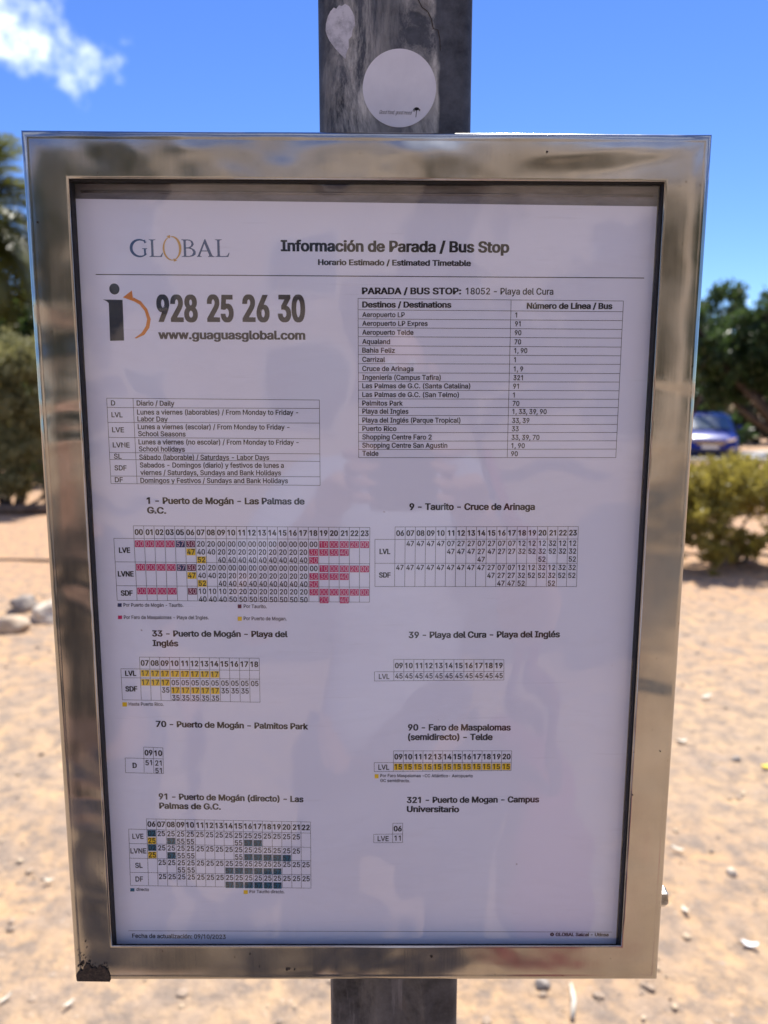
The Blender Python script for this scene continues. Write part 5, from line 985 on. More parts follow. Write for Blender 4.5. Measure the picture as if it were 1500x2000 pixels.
    for s in (-1, 1):
        b = bmesh.new(); tube(b, [(s * .1 - .05, -1.05, .985), (s * .1 + s * .2, -1.02, 1.0), (s * .1 + s * .42, -.98, 1.01)], .008, 5); finish(b, 'wiper', M_TRIM, t)
        for yy in (-1.28, 1.28):
            b = bmesh.new(); pts = []
            prof = [(-.10, .20), (-.105, .29), (-.085, .315), (.085, .315), (.105, .29), (.10, .20)]
            rings = [[b.verts.new((px, pr * math.cos(a), pr * math.sin(a))) for px, pr in prof] for a in [2 * math.pi * i / 28 for i in range(28)]]
            for i in range(28):
                r0, r1 = rings[i], rings[(i + 1) % 28]
                for k in range(6): b.faces.new((r0[k], r0[(k + 1) % 6], r1[(k + 1) % 6], r1[k]))
            w = finish(b, 'wheel', M_TYRE, t, smooth=True, loc=(s * .80, yy, .315))
            b = bmesh.new()
            for i in range(10):
                a = i * 2 * math.pi / 10
                tube(b, [(s * .09, .04 * math.cos(a), .04 * math.sin(a)), (s * .10, .20 * math.cos(a), .20 * math.sin(a))], [.022, .016], 6)
            tube(b, [(s * .03, 0, 0), (s * .105, 0, 0)], .05, 12); tube(b, [(s * .02, 0, 0), (s * .04, 0, 0)], .205, 28)
            finish(b, 'rim', M_CHROME, w, smooth=True, autosmooth=40)
    t.scale = (.93, .93, .93)
    return t
make_car(10.62, 24.55, R(-20))
# ------------------------------------------------------------------ post
bm = bmesh.new()
def square_ring(b, half, rad, z, cx):
    out = []
    for k, (sx, sy) in enumerate(((1, -1), (1, 1), (-1, 1), (-1, -1))):
        for j in range(5):
            a = [-math.pi / 2, 0, math.pi / 2, math.pi][k] + math.pi / 2 * j / 4
            out.append(b.verts.new((cx + sx * (half - rad) + rad * math.cos(a), sy * (half - rad) + rad * math.sin(a), z)))
    return out
HALF = 0.042
rings = [square_ring(bm, HALF, 0.006, z, 0.0) for z in [i * 0.1 - 0.3 for i in range(32)]]
for r0, r1 in zip(rings, rings[1:]):
    for k in range(20): bm.faces.new((r0[k], r0[(k + 1) % 20], r1[(k + 1) % 20], r1[k]))
bm.faces.new(rings[-1])
POST_FRONT = 0.0352
post_x = 0.0225 - 0.0036
post = thing('sign_post', 'dark weathered square steel post standing in the dirt behind the timetable case', 'post', (0.0228, POST_FRONT + HALF, 0))
finish(bm, 'tube', M_POST, post, smooth=True, autosmooth=40)
post.rotation_euler = (0, R(-0.26), 0)
def on_post(x, z):                                   # a point of the post's front face, mm from the case centre
    return x / 1000, POST_FRONT, CASE_Z + z / 1000
bm = bmesh.new()
box(bm, -0.085, 0.085, -0.085, 0.085, -0.01, 0.006, 0.002, 1); finish(bm, 'base_plate', M_ZINC, post, loc=(0, 0, 0.03))
bm = bmesh.new(); box(bm, -HALF - .003, HALF + .003, -HALF - .003, HALF + .003, 2.80, 2.83, 0.003, 2); finish(bm, 'cap', M_SHADE_AND_CAP, post)
# hairline crack in the old coating
b = bmesh.new(); ck = [(27.0, 317.9), (28.7, 314.7), (31.9, 312.6), (33.9, 308.8), (34.9, 304.1), (37.5, 303.5), (38.6, 298.7), (38.9, 293)]
ck = [(24.5, 321.5)] + ck
top = []
for i, (x, z) in enumerate(ck):
    w = 0.22 if 0 < i < len(ck) - 1 else 0.05
    top.append((x - w, z)); 
out = top + [(x + 0.22, z + 0.1) for x, z in reversed(ck)]
prism(b, [(x / 1000, (z) / 1000) for x, z in out], -0.0002, 0.0001)
o = finish(b, 'crack', M_CRUST, post)
o.matrix_parent_inverse = Matrix.Identity(4)
bpy.context.view_layer.update()
o.matrix_world = Matrix.Translation((0, POST_FRONT, CASE_Z))

# ------------------------------------------------------------------ stickers on the post
st = thing('round_sticker', 'round pale sticker with a small handwritten line, stuck on the post above the case', 'sticker', on_post(16.9, 274.0))
b = bmesh.new()
n = 64
rim = [(0.0200 * math.cos(2 * math.pi * i / n), 0.0200 * math.sin(2 * math.pi * i / n)) for i in range(n)]
prism(b, rim, -0.00025, 0.0)
finish(b, 'vinyl_disc', M_STICKER, st)
pr = Print(); pr.text('Good food, good mood', (5.75 - 16.9, 260.9 - 274.0), (23.42 - 16.9, 260.6 - 274.0), 1.9, 't', shear=0.35)
pr.build('handwritten_line', 'black', st, -0.00035)
pr = Print()
pr.line((26.0 - 16.9, 259.2 - 274), (26.4 - 16.9, 263.0 - 274), 0.35)
for a in range(-20, 220, 34):
    x, z = 26.4 - 16.9, 263.0 - 274
    p1 = (x + 1.1 * math.cos(R(a)), z + 0.9 * math.sin(R(a)) + 0.5); p2 = (x + 2.0 * math.cos(R(a)), z + 1.0 * math.sin(R(a)) - 0.3)
    pr.line((x, z), p1, 0.5, .004); pr.line(p1, p2, 0.35, .008)
pr.build('palm_mark', 'black', st, -0.00035)
hp = [(-23.1, 302.7), (-22.9, 306), (-21.9, 309.6), (-20.4, 312.4), (-18.6, 314.2), (-17.3, 313.6), (-15.9, 315.3), (-14.2, 315.0), (-12.6, 316.1), (-10.4, 314.9), (-8.7, 312.4), (-7.6, 309.9), (-7.2, 305.5), (-8.6, 303.3), (-9.0, 300.1), (-10.7, 298.4), (-10.6, 294.5), (-12.0, 291.4), (-12.4, 288.6), (-14.7, 290.6), (-18.1, 294.0), (-20.9, 297.6), (-22.3, 300.2)]
b = bmesh.new(); prism(b, [(x / 1000, z / 1000) for x, z in hp], -0.0002, 0.0)
o = finish(b, 'torn_sticker', M_TORN); o.location = on_post(0, 0)
tag(o, 'torn grey white remnant of a sticker at the top left of the post', 'sticker')

# ------------------------------------------------------------------ timetable case
W2, H2, LIP = 0.1762, 0.2412, 0.0237
case = thing('timetable_case', 'stainless steel framed timetable case mounted on the post', 'display case', (0, 0, CASE_Z))
prof = [(0.0, 0.0345), (0.0, 0.0035), (0.0003, 0.0021), (0.0010, 0.0010), (0.0021, 0.0003), (0.0035, 0.0), (0.0042, 0.00012), (0.0050, 0.0), (0.0120, 0.0), (0.0205, 0.0), (0.0222, 0.0), (0.0235, 0.0000), (LIP, 0.0002), (0.0236, 0.0009), (0.0215, 0.0012), (0.0200, 0.0012)]
bm = bmesh.new()
def corner_loop(off, y, seg=22):
    """closed loop of points along the rectangle at a given inset"""
    a, c = W2 - off, H2 - off; pts = []
    wob = 0.00035 * (1 - min(1, off / 0.004))
    for (x0, z0), (x1, z1) in (((-a, c), (a, c)), ((a, c), (a, -c)), ((a, -c), (-a, -c)), ((-a, -c), (-a, c))):
        for i in range(seg):
            t = i / seg; x, z = x0 + (x1 - x0) * t, z0 + (z1 - z0) * t
            q = Vector((x, 0, z)) * 9
            pts.append((x + wob * noise.noise(q) * (1 if x0 == x1 else 0), y + (0.00028 * noise.noise(q + Vector((0, 3, 0))) if 0.004 < off < 0.021 and y < 0.001 else 0), z + wob * noise.noise(q + Vector((5, 0, 0))) * (1 if z0 == z1 else 0)))
    return pts
loops = [[bm.verts.new(p) for p in corner_loop(o_, y_)] for o_, y_ in prof]
m_ = len(loops[0])
for l0, l1 in zip(loops, loops[1:]):
    for k in range(m_): bm.faces.new((l0[k], l0[(k + 1) % m_], l1[(k + 1) % m_], l1[k]))
frame = finish(bm, 'frame', M_STEEL, case, smooth=True, autosmooth=60)
bm = bmesh.new(); box(bm, -W2 + .002, W2 - .002, 0.0335, 0.0349, -H2 + .002, H2 - .002); finish(bm, 'back_plate', M_STEEL, case)
bm = bmesh.new(); box(bm, -W2 + .006, W2 - .006, 0.0095, 0.0115, -H2 + .006, H2 - .006); finish(bm, 'backing_sheet', M_BACK, case)
bm = bmesh.new()                                       # pressed ridge along the top of the backing
tube(bm, [(-.150, .0096, .2135), (.150, .0096, .2128)], 0.0007, 8); finish(bm, 'ridge', M_BACK, case, smooth=True)
# black ring round the window, added for the shade of the inner lip
bm = bmesh.new()
gi = dict(l=0.0003, r=0.0007, t=0.0007, b=-0.0044)
xo, zo = W2 - LIP + 0.0008, H2 - LIP + 0.0008
xl, xr, zt, zb = -(W2 - LIP) + gi['l'], (W2 - LIP) - gi['r'], (H2 - LIP) - gi['t'], -(H2 - LIP) + gi['b']
box(bm, -xo, xo, 0.0013, 0.0078, zt, zo, 0.0003, 1); box(bm, -xo, xo, 0.0013, 0.0078, -zo - 0.005, zb, 0.0003, 1)
box(bm, -xo, xl, 0.0014, 0.0077, zb + .0001, zt - .0001, 0.0003, 1); box(bm, xr, xo, 0.0014, 0.0077, zb + .0001, zt - .0001, 0.0003, 1)
finish(bm, 'lip_shade_ring', M_SHADE_AND_CAP, case)
bm = bmesh.new()
box(bm, xl + .0001, xr - .0001, 0.0036, 0.0062, zb + .0001, zt - .0001)
bm.faces.ensure_lookup_table()
for f_ in bm.faces: f_.material_index = 0 if f_.calc_center_median().y < 0.0037 else 1
pane = finish(bm, 'window_pane', [M_PANE, M_CLEAR], case)
# hex bolt on the right side
def hexa(cx, cy, cz, r, x0, x1, b):
    pr_ = [(x0, r * 0.86), (x0, r), (x1 - 0.0012, r), (x1, r * 0.84)]
    rg = []
    for x, q in pr_: rg.append([b.verts.new((cx + x, cy + q * math.cos(math.pi / 3 * k + .25), cz + q * math.sin(math.pi / 3 * k + .25))) for k in range(6)])
    for r0, r1 in zip(rg, rg[1:]):
        for k in range(6): b.faces.new((r0[k], r0[(k + 1) % 6], r1[(k + 1) % 6], r1[k]))
    b.faces.new(rg[0][::-1]); b.faces.new(rg[-1])
bolt_z = -0.1962
bm = bmesh.new(); tube(bm, [(W2 - .004, .0165, bolt_z), (W2 + .0015, .0165, bolt_z)], .0032, 16); bolt = finish(bm, 'hex_bolt', M_ZINC, case, smooth=True, autosmooth=30)
bm = bmesh.new(); tube(bm, [(W2 + .0001, .0165, bolt_z), (W2 + .0016, .0165, bolt_z)], .0066, 24); finish(bm, 'washer', M_ZINC, bolt, smooth=True, autosmooth=30)
bm = bmesh.new(); hexa(W2, .0165, bolt_z, .0062, .0017, .0078, bm); finish(bm, 'bolt_head', M_ZINC, bolt)
for s, z in ((1, 0.165), (-1, 0.168)):                 # small rivets of the hinge and latch
    bm = bmesh.new(); tube(bm, [(s * (W2 - .001), .014, z), (s * (W2 + .0008), .014, z), (s * (W2 + .0014), .014, z)], [.0042, .0040, .002], 14); finish(bm, 'rivet', M_STEEL, case, smooth=True)
# black crust left on the lower left corner, with flecks above it
b = bmesh.new(); rr = random.Random(9)
edge = [(-174.4, -240.0), (-174.5, -237.6), (-174.0, -235.6), (-173.3, -234.9), (-173.0, -233.6), (-171.8, -232.7), (-170.6, -233.9), (-170.0, -231.9), (-169.3, -230.2), (-167.9, -229.4), (-166.6, -229.0), (-166.0, -230.9), (-165.0, -231.9), (-163.6, -231.4), (-162.4, -232.6), (-161.4, -230.8), (-159.9, -229.9), (-158.9, -231.7), (-157.6, -231.2), (-156.2, -232.9), (-155.2, -232.3), (-154.9, -235.5), (-154.7, -240.0)]
jag = []
for (x0, z0), (x1, z1) in zip(edge, edge[1:]):
    jag += [(x0, z0), ((x0 + x1) / 2 + rr.uniform(-.5, .5), (z0 + z1) / 2 + rr.uniform(-.5, .5))]
jag.append(edge[-1]); jag[0] = edge[0]
prism(b, [(x / 1000, z / 1000) for x, z in jag], -0.00075, 0.0004)
prism(b, [(x / 1000, z / 1000) for x, z in ((-174.2, -240.6), (-154.7, -240.9), (-154.7, -239.7), (-174.2, -239.7))], -0.0005, 0.006)
for _ in range(44):
    x = rr.uniform(-173, -155.5) if rr.random() < .45 else rr.gauss(-170, 1.6); z = -231.5 + abs(rr.gauss(0, 1)) * (7 if x < -165 else 2.0)
    s = rr.uniform(.12, .62) * (1.0 if z < -226 else .6); k = rr.randint(5, 7)
    prism(b, [((x + s * rr.uniform(.6, 1.3) * math.cos(a)) / 1000, (z + s * rr.uniform(.6, 1.5) * math.sin(a)) / 1000) for a in [6.283 * i / k for i in range(k)]], -0.00045, 0.0004)
finish(b, 'crust', M_CRUST, case)
b = bmesh.new()                                         # a few dark dents and specks elsewhere on the frame
for x, z, s in ((38.8, -224.3, .8), (-48, -232.8, .9), (-46.6, -232.6, .5), (-43.5, -233.0, .45), (-70, -222.5, .4), (91.5, 231.5, .55), (-169.5, 196, .5), (-64.5, -231, .3), (168.5, -93, .35), (154, -120, .4)):
    prism(b, [((x + s * (1 + .3 * math.sin(a * 3)) * math.cos(a)) / 1000, (z + s * math.sin(a)) / 1000) for a in [6.283 * i / 8 for i in range(8)]], -0.0004, 0.0004)
finish(b, 'specks', M_CRUST, case)

# ------------------------------------------------------------------ timetable sheet
PAPER_Y = 0.0080
sheet = thing('timetable_sheet', 'white printed bus stop timetable sheet behind the window of the steel case', 'timetable', (0, 0, CASE_Z))
b = bmesh.new()
cn = [(-153.0, 209.5), (152.1, 207.2), (153.4, -224.5), (-153.4, -224.5)]
nu, nv = 24, 34
gr = [[None] * (nu + 1) for _ in range(nv + 1)]
for j in range(nv + 1):
    for i in range(nu + 1):
        u, v = i / nu, j / nv
        x = (cn[0][0] * (1 - u) + cn[1][0] * u) * (1 - v) + (cn[3][0] * (1 - u) + cn[2][0] * u) * v
        z = (cn[0][1] * (1 - u) + cn[1][1] * u) * (1 - v) + (cn[3][1] * (1 - u) + cn[2][1] * u) * v
        gr[j][i] = b.verts.new((x / 1000, PAPER_Y, z / 1000))
for j in range(nv):
    for i in range(nu): b.faces.new((gr[j][i], gr[j][i + 1], gr[j + 1][i + 1], gr[j + 1][i]))
ext = bmesh.ops.extrude_face_region(b, geom=b.faces[:])
for q in ext['geom']:
    if isinstance(q, bmesh.types.BMVert): q.co.y += 0.0002
finish(b, 'paper', M_PAPER, sheet)
IY = PAPER_Y - 0.00008
# logo: serif capitals round a ring of two arrows
SERIF = {'L': ["2,0 62,0 68,24 64,24 58,9 50,5 26,5 23,8 23,92 27,96 34,97 34,100 2,100 2,97 8,96 12,92 12,8 8,4 2,3"],
 'B': ["2,0 35,0 55,4 66,14 68,28 62,42 48,51 44,53 54,60 60,74 54,90 42,98 30,100 2,100 2,97 8,96 12,92 12,8 8,4 2,3", "23,54 23,94 32,95 44,90 49,77 45,62 34,55", "23,6 23,48 36,48 50,42 56,27 50,11 38,5"],
 'A': ["0,0 26,0 26,3 18,5 18,10 26,32 58,32 66,10 65,5 59,3 59,0 94,0 94,3 87,5 82,10 48,102 43,102 8,12 5,5 0,3", "28,37 42,77 56,37"]}
def bent(cx, cy, rx_, ry_, a0, a1, w, n=26, thick=lambda t: 1.0):
    o_, i_ = [], []
    for k in range(n + 1):
        t = k / n; a = R(a0 + (a1 - a0) * t); ww = w * thick(t) / 2
        o_.append((cx + (rx_ + ww) * math.cos(a), cy + (ry_ + ww) * math.sin(a))); i_.append((cx + (rx_ - ww) * math.cos(a), cy + (ry_ - ww) * math.sin(a)))
    return o_ + i_[::-1]
lg = Print()
def put(contours, bx):
    (x0, z0), (x1, z1) = bx
    xs = [p[0] for k in contours for p in k]; zs = [p[1] for k in contours for p in k]
    w, h = max(xs) - min(xs), max(zs) - min(zs)
    p, f = glyph_mesh([[(x0 + (x - min(xs)) / w * (x1 - x0), z0 + (z - min(zs)) / h * (z1 - z0)) for x, z in k] for k in contours]); lg.add(p, f)
pc = lambda L_: [[tuple(float(c) for c in p.split(',')) for p in s.split()] for s in L_]
gouter = bent(50, 51, 43, 47, 42, 318, 12, 40, lambda t: 0.45 + 0.75 * math.sin(math.pi * t) ** 1.3)
put([gouter], (LOGO_BOXES['G'][0], (LOGO_BOXES['G'][1][0] - .25, LOGO_BOXES['G'][1][1])))
gx1, gz0 = LOGO_BOXES['G'][1][0], LOGO_BOXES['G'][0][1]; gh = LOGO_BOXES['G'][1][1] - gz0
lg.poly([(gx1 - 1.75, gz0 + gh * .10), (gx1 - .75, gz0 + gh * .16), (gx1 - .75, gz0 + gh * .44), (gx1, gz0 + gh * .465), (gx1, gz0 + gh * .49), (gx1 - 2.7, gz0 + gh * .49), (gx1 - 2.7, gz0 + gh * .465), (gx1 - 1.75, gz0 + gh * .44)], .01)
lg.poly([(gx1 - 1.3, gz0 + gh * .76), (gx1 - .9, gz0 + gh * .76), (gx1 - .9, gz0 + gh * .96), (gx1 - 1.2, gz0 + gh * .96), (gx1 - 1.9, gz0 + gh * .90)], .01)
put(pc(SERIF['L']), LOGO_BOXES['L']); put(pc(SERIF['B']), LOGO_BOXES['B']); put(pc(SERIF['A']), LOGO_BOXES['A']); put(pc(SERIF['L']), LOGO_BOXES['l'])
logo = lg.build('logo_lettering', 'blue', sheet, IY)
(rcx, rcz), rrx, rrz = LOGO_RING
rg = Print()
rg.poly(bent(rcx, rcz, rrx - .3, rrz - .3, 105, 285, .85, 30, lambda t: 0.25 + 0.9 * math.sin(math.pi * t)))
rg.poly(bent(rcx, rcz, rrx - .3, rrz - .3, -70, 95, 1.15, 30, lambda t: 0.25 + 0.9 * math.sin(math.pi * t)), .01)
for sx_, zz in ((-1, rcz + rrz - .4), (1, rcz - rrz + .4)):
    cx_ = rcx + sx_ * rrx * .22
    rg.poly([(cx_ + sx_ * 1.6, zz - sx_ * .3), (cx_ - sx_ * .4, zz + .9), (cx_ - sx_ * .2, zz - .9)], .02)
rg.build('logo_ring', 'gold', logo, 0.0); bpy.data.objects['logo_ring'].location = (0, -0.00004, 0)
pr = Print(); (dx_, dz_), dr = INFO_SHAPES['dot']
pr.poly([(dx_ + 2.72 * math.cos(R(10 * k)), dz_ + 2.85 * math.sin(R(10 * k))) for k in range(36)])
pr.poly(INFO_SHAPES['stem'], .01); icon = pr.build('info_icon', 'slate', sheet, IY)
pr = Print(); pr.poly(INFO_SHAPES['head']); pr.poly(INFO_SHAPES['arc'], .01); pr.build('curved_arrow', 'orange', sheet, IY)

groups = {}
for part, body, a, b_, cap, w, ink in PRINTED_TEXT:
    groups.setdefault(part, []).append((body, a, b_, cap, w, ink))
owners = {}
for part, segs in RULED_LINES.items():
    pr = Print()
    for i, (a, b_) in enumerate(segs): pr.line(a, b_, 0.42 if part == 'rule_line' else 0.24, 0.002 * (i % 5))
    nm = {'footer': 'footer_rule'}.get(part, part)
    owners[part] = pr.build(nm, 'black' if part in ('rule_line',) else 'line', sheet, IY)
for part, items in groups.items():
    if part == 'route_heading': continue
    if part in owners and part != 'footer':
        pr = Print()
        for body, a, b_, cap, w, ink in items: pr.text(body, a, b_, cap, w)
        o = pr.build('lettering', 'black', owners[part], -0.00004)
        continue
    if part == 'footnote': continue
    pr = Print()
    for body, a, b_, cap, w, ink in items: pr.text(body, a, b_, cap, w)
    pr.build(part, items[0][5], sheet, IY)
# route headings, one or two lines each
heads = groups['route_heading']; k = 0
while k < len(heads):
    pr = Print(); n_ = 2 if k + 1 < len(heads) and not heads[k + 1][0][0].isdigit() else 1
    for body, a, b_, cap, w, ink in heads[k:k + n_]: pr.text(body, a, b_, cap, w)
    pr.build('route_heading', 'black', sheet, IY); k += n_
# footnotes with their colour squares
sq = list(FOOTNOTE_SQUARES)
for body, a, b_, cap, w, ink in groups['footnote']:
    pr = Print(); pr.text(body, a, b_, cap, w)
    fo = pr.build('footnote', 'line', sheet, IY)
    for c, q in list(sq):
        if 0 < a[0] - q[1][0] < 6 and abs(q[2][1] - a[1]) < 2.5:
            p2 = Print(); p2.poly(q); p2.build('colour_square', c, fo, 0.0).location = (0, -0.00003, 0); sq.remove((c, q))
CODE = {'m': 'magenta', 'n': 'navy', 'r': 'maroon', 'y': 'yellow', 't': 'teal'}
lerp = lambda a, b, t: (a[0] + (b[0] - a[0]) * t, a[1] + (b[1] - a[1]) * t)
for T in TIMETABLES:
    cols, (TL, TR), rows, lab = T['cols'], T['top'], T['rows'], T['label_edge']
    nC = len(cols); cap = T['cap']
    ln = Print(); hd = Print(); dg = Print(); pale = Print(); hl = {}
    seq = 0
    def L(a, b_, w=0.22):
        global seq
        ln.line(a, b_, w, 0.002 * (seq % 7)); seq += 1
    L(TL, TR)
    for (a, b_), le in zip(rows, lab): L(le, b_)
    L(lab[0], lab[-1])
    for c in range(nC + 1):
        t_ = c / nC
        L(lerp(TL, TR, t_), lerp(rows[-1][0], rows[-1][1], t_))
    for c, hr in enumerate(cols):
        t_ = (c + .5) / nC; top_, bot_ = lerp(TL, TR, t_), lerp(rows[0][0], rows[0][1], t_)
        m2 = lerp(top_, bot_, .5)
        wcell = math.dist(TL, TR) / nC
        hd.text('%02d' % hr, (m2[0], m2[1] - cap * .5), None, cap * 1.02, 'b', True, wcell * .76)
    for r_, (name_, lines) in enumerate(T['body']):
        a0, a1 = rows[r_], rows[r_ + 1]
        mid = lerp(lerp(lab[r_], lab[r_ + 1], .5), lerp(a0[0], a1[0], .5), .5)
        lw = abs(a0[0][0] - lab[r_][0])
        hd.text(name_, (mid[0], mid[1] - cap * .5), None, cap * .98, 'b' if T['name'] in ('1', '9', '33', '70') else 'm', True, lw * .96)
        for li, d in enumerate(lines):
            for c, hr in enumerate(cols):
                s_ = d.get(hr)
                if not s_: continue
                t_ = (c + .5) / nC; p0 = lerp(a0[0], a0[1], t_)
                y_ = p0[1] - T['first'] - T['step'] * li
                # cells lean with the column lines
                x_ = p0[0] + (lerp(a1[0], a1[1], t_)[0] - p0[0]) * (T['first'] + T['step'] * li) / max(1e-6, p0[1] - lerp(a1[0], a1[1], t_)[1])
                code = s_[2:] 
                if code:
                    h_ = hl.setdefault(CODE[code], Print()); w_ = wcell * .43
                    h_.add([(x_ - w_, y_ - cap * .17), (x_ + w_, y_ - cap * .17), (x_ + w_, y_ + cap * 1.12), (x_ - w_, y_ + cap * 1.12)], [(0, 1, 2, 3)])
                (pale if code in ('m', 'n', 'r') else dg).text(s_[:2], (x_, y_), None, cap, 'm' if code in ('y', 't') else ('t' if code else 'r'), True, wcell * .74)
    g_ = ln.build('timetable_grid', 'line', sheet, IY)
    hd.build('bold_lettering', 'black', g_, -0.00004)
    dg.build('minutes', 'black', g_, -0.00007)
    if pale.v: pale.build('pale_minutes', 'pale', g_, -0.00007)
    for cname, h_ in hl.items(): h_.build('colour_highlight', cname, g_, -0.00002)
# ------------------------------------------------------------------ person taking the picture (seen mirrored in the window)
M_SKIN = Mat('skin').set(Base_Color=(0.50, 0.28, 0.19, 1), Roughness=0.5).m
M_HAIR = flat('brown_hair', (0.05, 0.03, 0.02), 0.6)
M_TOP = Mat('light_blue_shirt_cloth').set(Roughness=0.85)
M_TOP.to(M_TOP.mix(M_TOP.ramp(M_TOP.noise(30, 4, 0.6), [(0.4, 0.0), (0.6, 1.0)]), (0.44, 0.47, 0.56), (0.38, 0.41, 0.51)), 'Base Color'); M_TOP = M_TOP.m
M_DRESS = Mat('navy_cloth').set(Base_Color=(0.022, 0.026, 0.045, 1), Roughness=0.9).m
M_SHOE = flat('white_canvas', (0.6, 0.6, 0.58), 0.8)
def skinned(name, mat, joints, edges, radii, parent, root=0, sub=2, post=None):
    me = bpy.data.meshes.new(name); me.from_pydata(joints, edges, [])
    ob = bpy.data.objects.new(name, me); COL.objects.link(ob)
    md_ = ob.modifiers.new('skin', 'SKIN'); md_.use_smooth_shade = True
    for i, r_ in enumerate(radii):
        sv = me.skin_vertices[0].data[i]; sv.radius = r_ if isinstance(r_, tuple) else (r_, r_); sv.use_root = (i == root)
    sb = ob.modifiers.new('sub', 'SUBSURF'); sb.levels = sub; sb.render_levels = sub
    bpy.context.view_layer.update()
    m2 = bpy.data.meshes.new_from_object(ob.evaluated_get(bpy.context.evaluated_depsgraph_get()))
    bpy.data.objects.remove(ob)
    m2.name = name
    if post:
        for v_ in m2.vertices: v_.co = post(v_.co)
    m2.materials.clear(); m2.materials.append(mat); m2.shade_smooth()
    return link_mesh(name, m2, parent)
PX, PY = 0.035, -0.93
def blob(name, mat, c, r, parent, e=(1, 1, 1)):
    b = bmesh.new(); bmesh.ops.create_uvsphere(b, u_segments=16, v_segments=10, radius=r)
    for q in b.verts: q.co = Vector((q.co.x * e[0], q.co.y * e[1], q.co.z * e[2]))
    return finish(b, name, mat, parent, smooth=True, loc=c)
M_EYEW, M_IRIS, M_LIPS = flat('eye_white', (.8, .8, .78), .3), flat('iris', (.05, .03, .02), .2), flat('lips', (.42, .14, .12), .5)
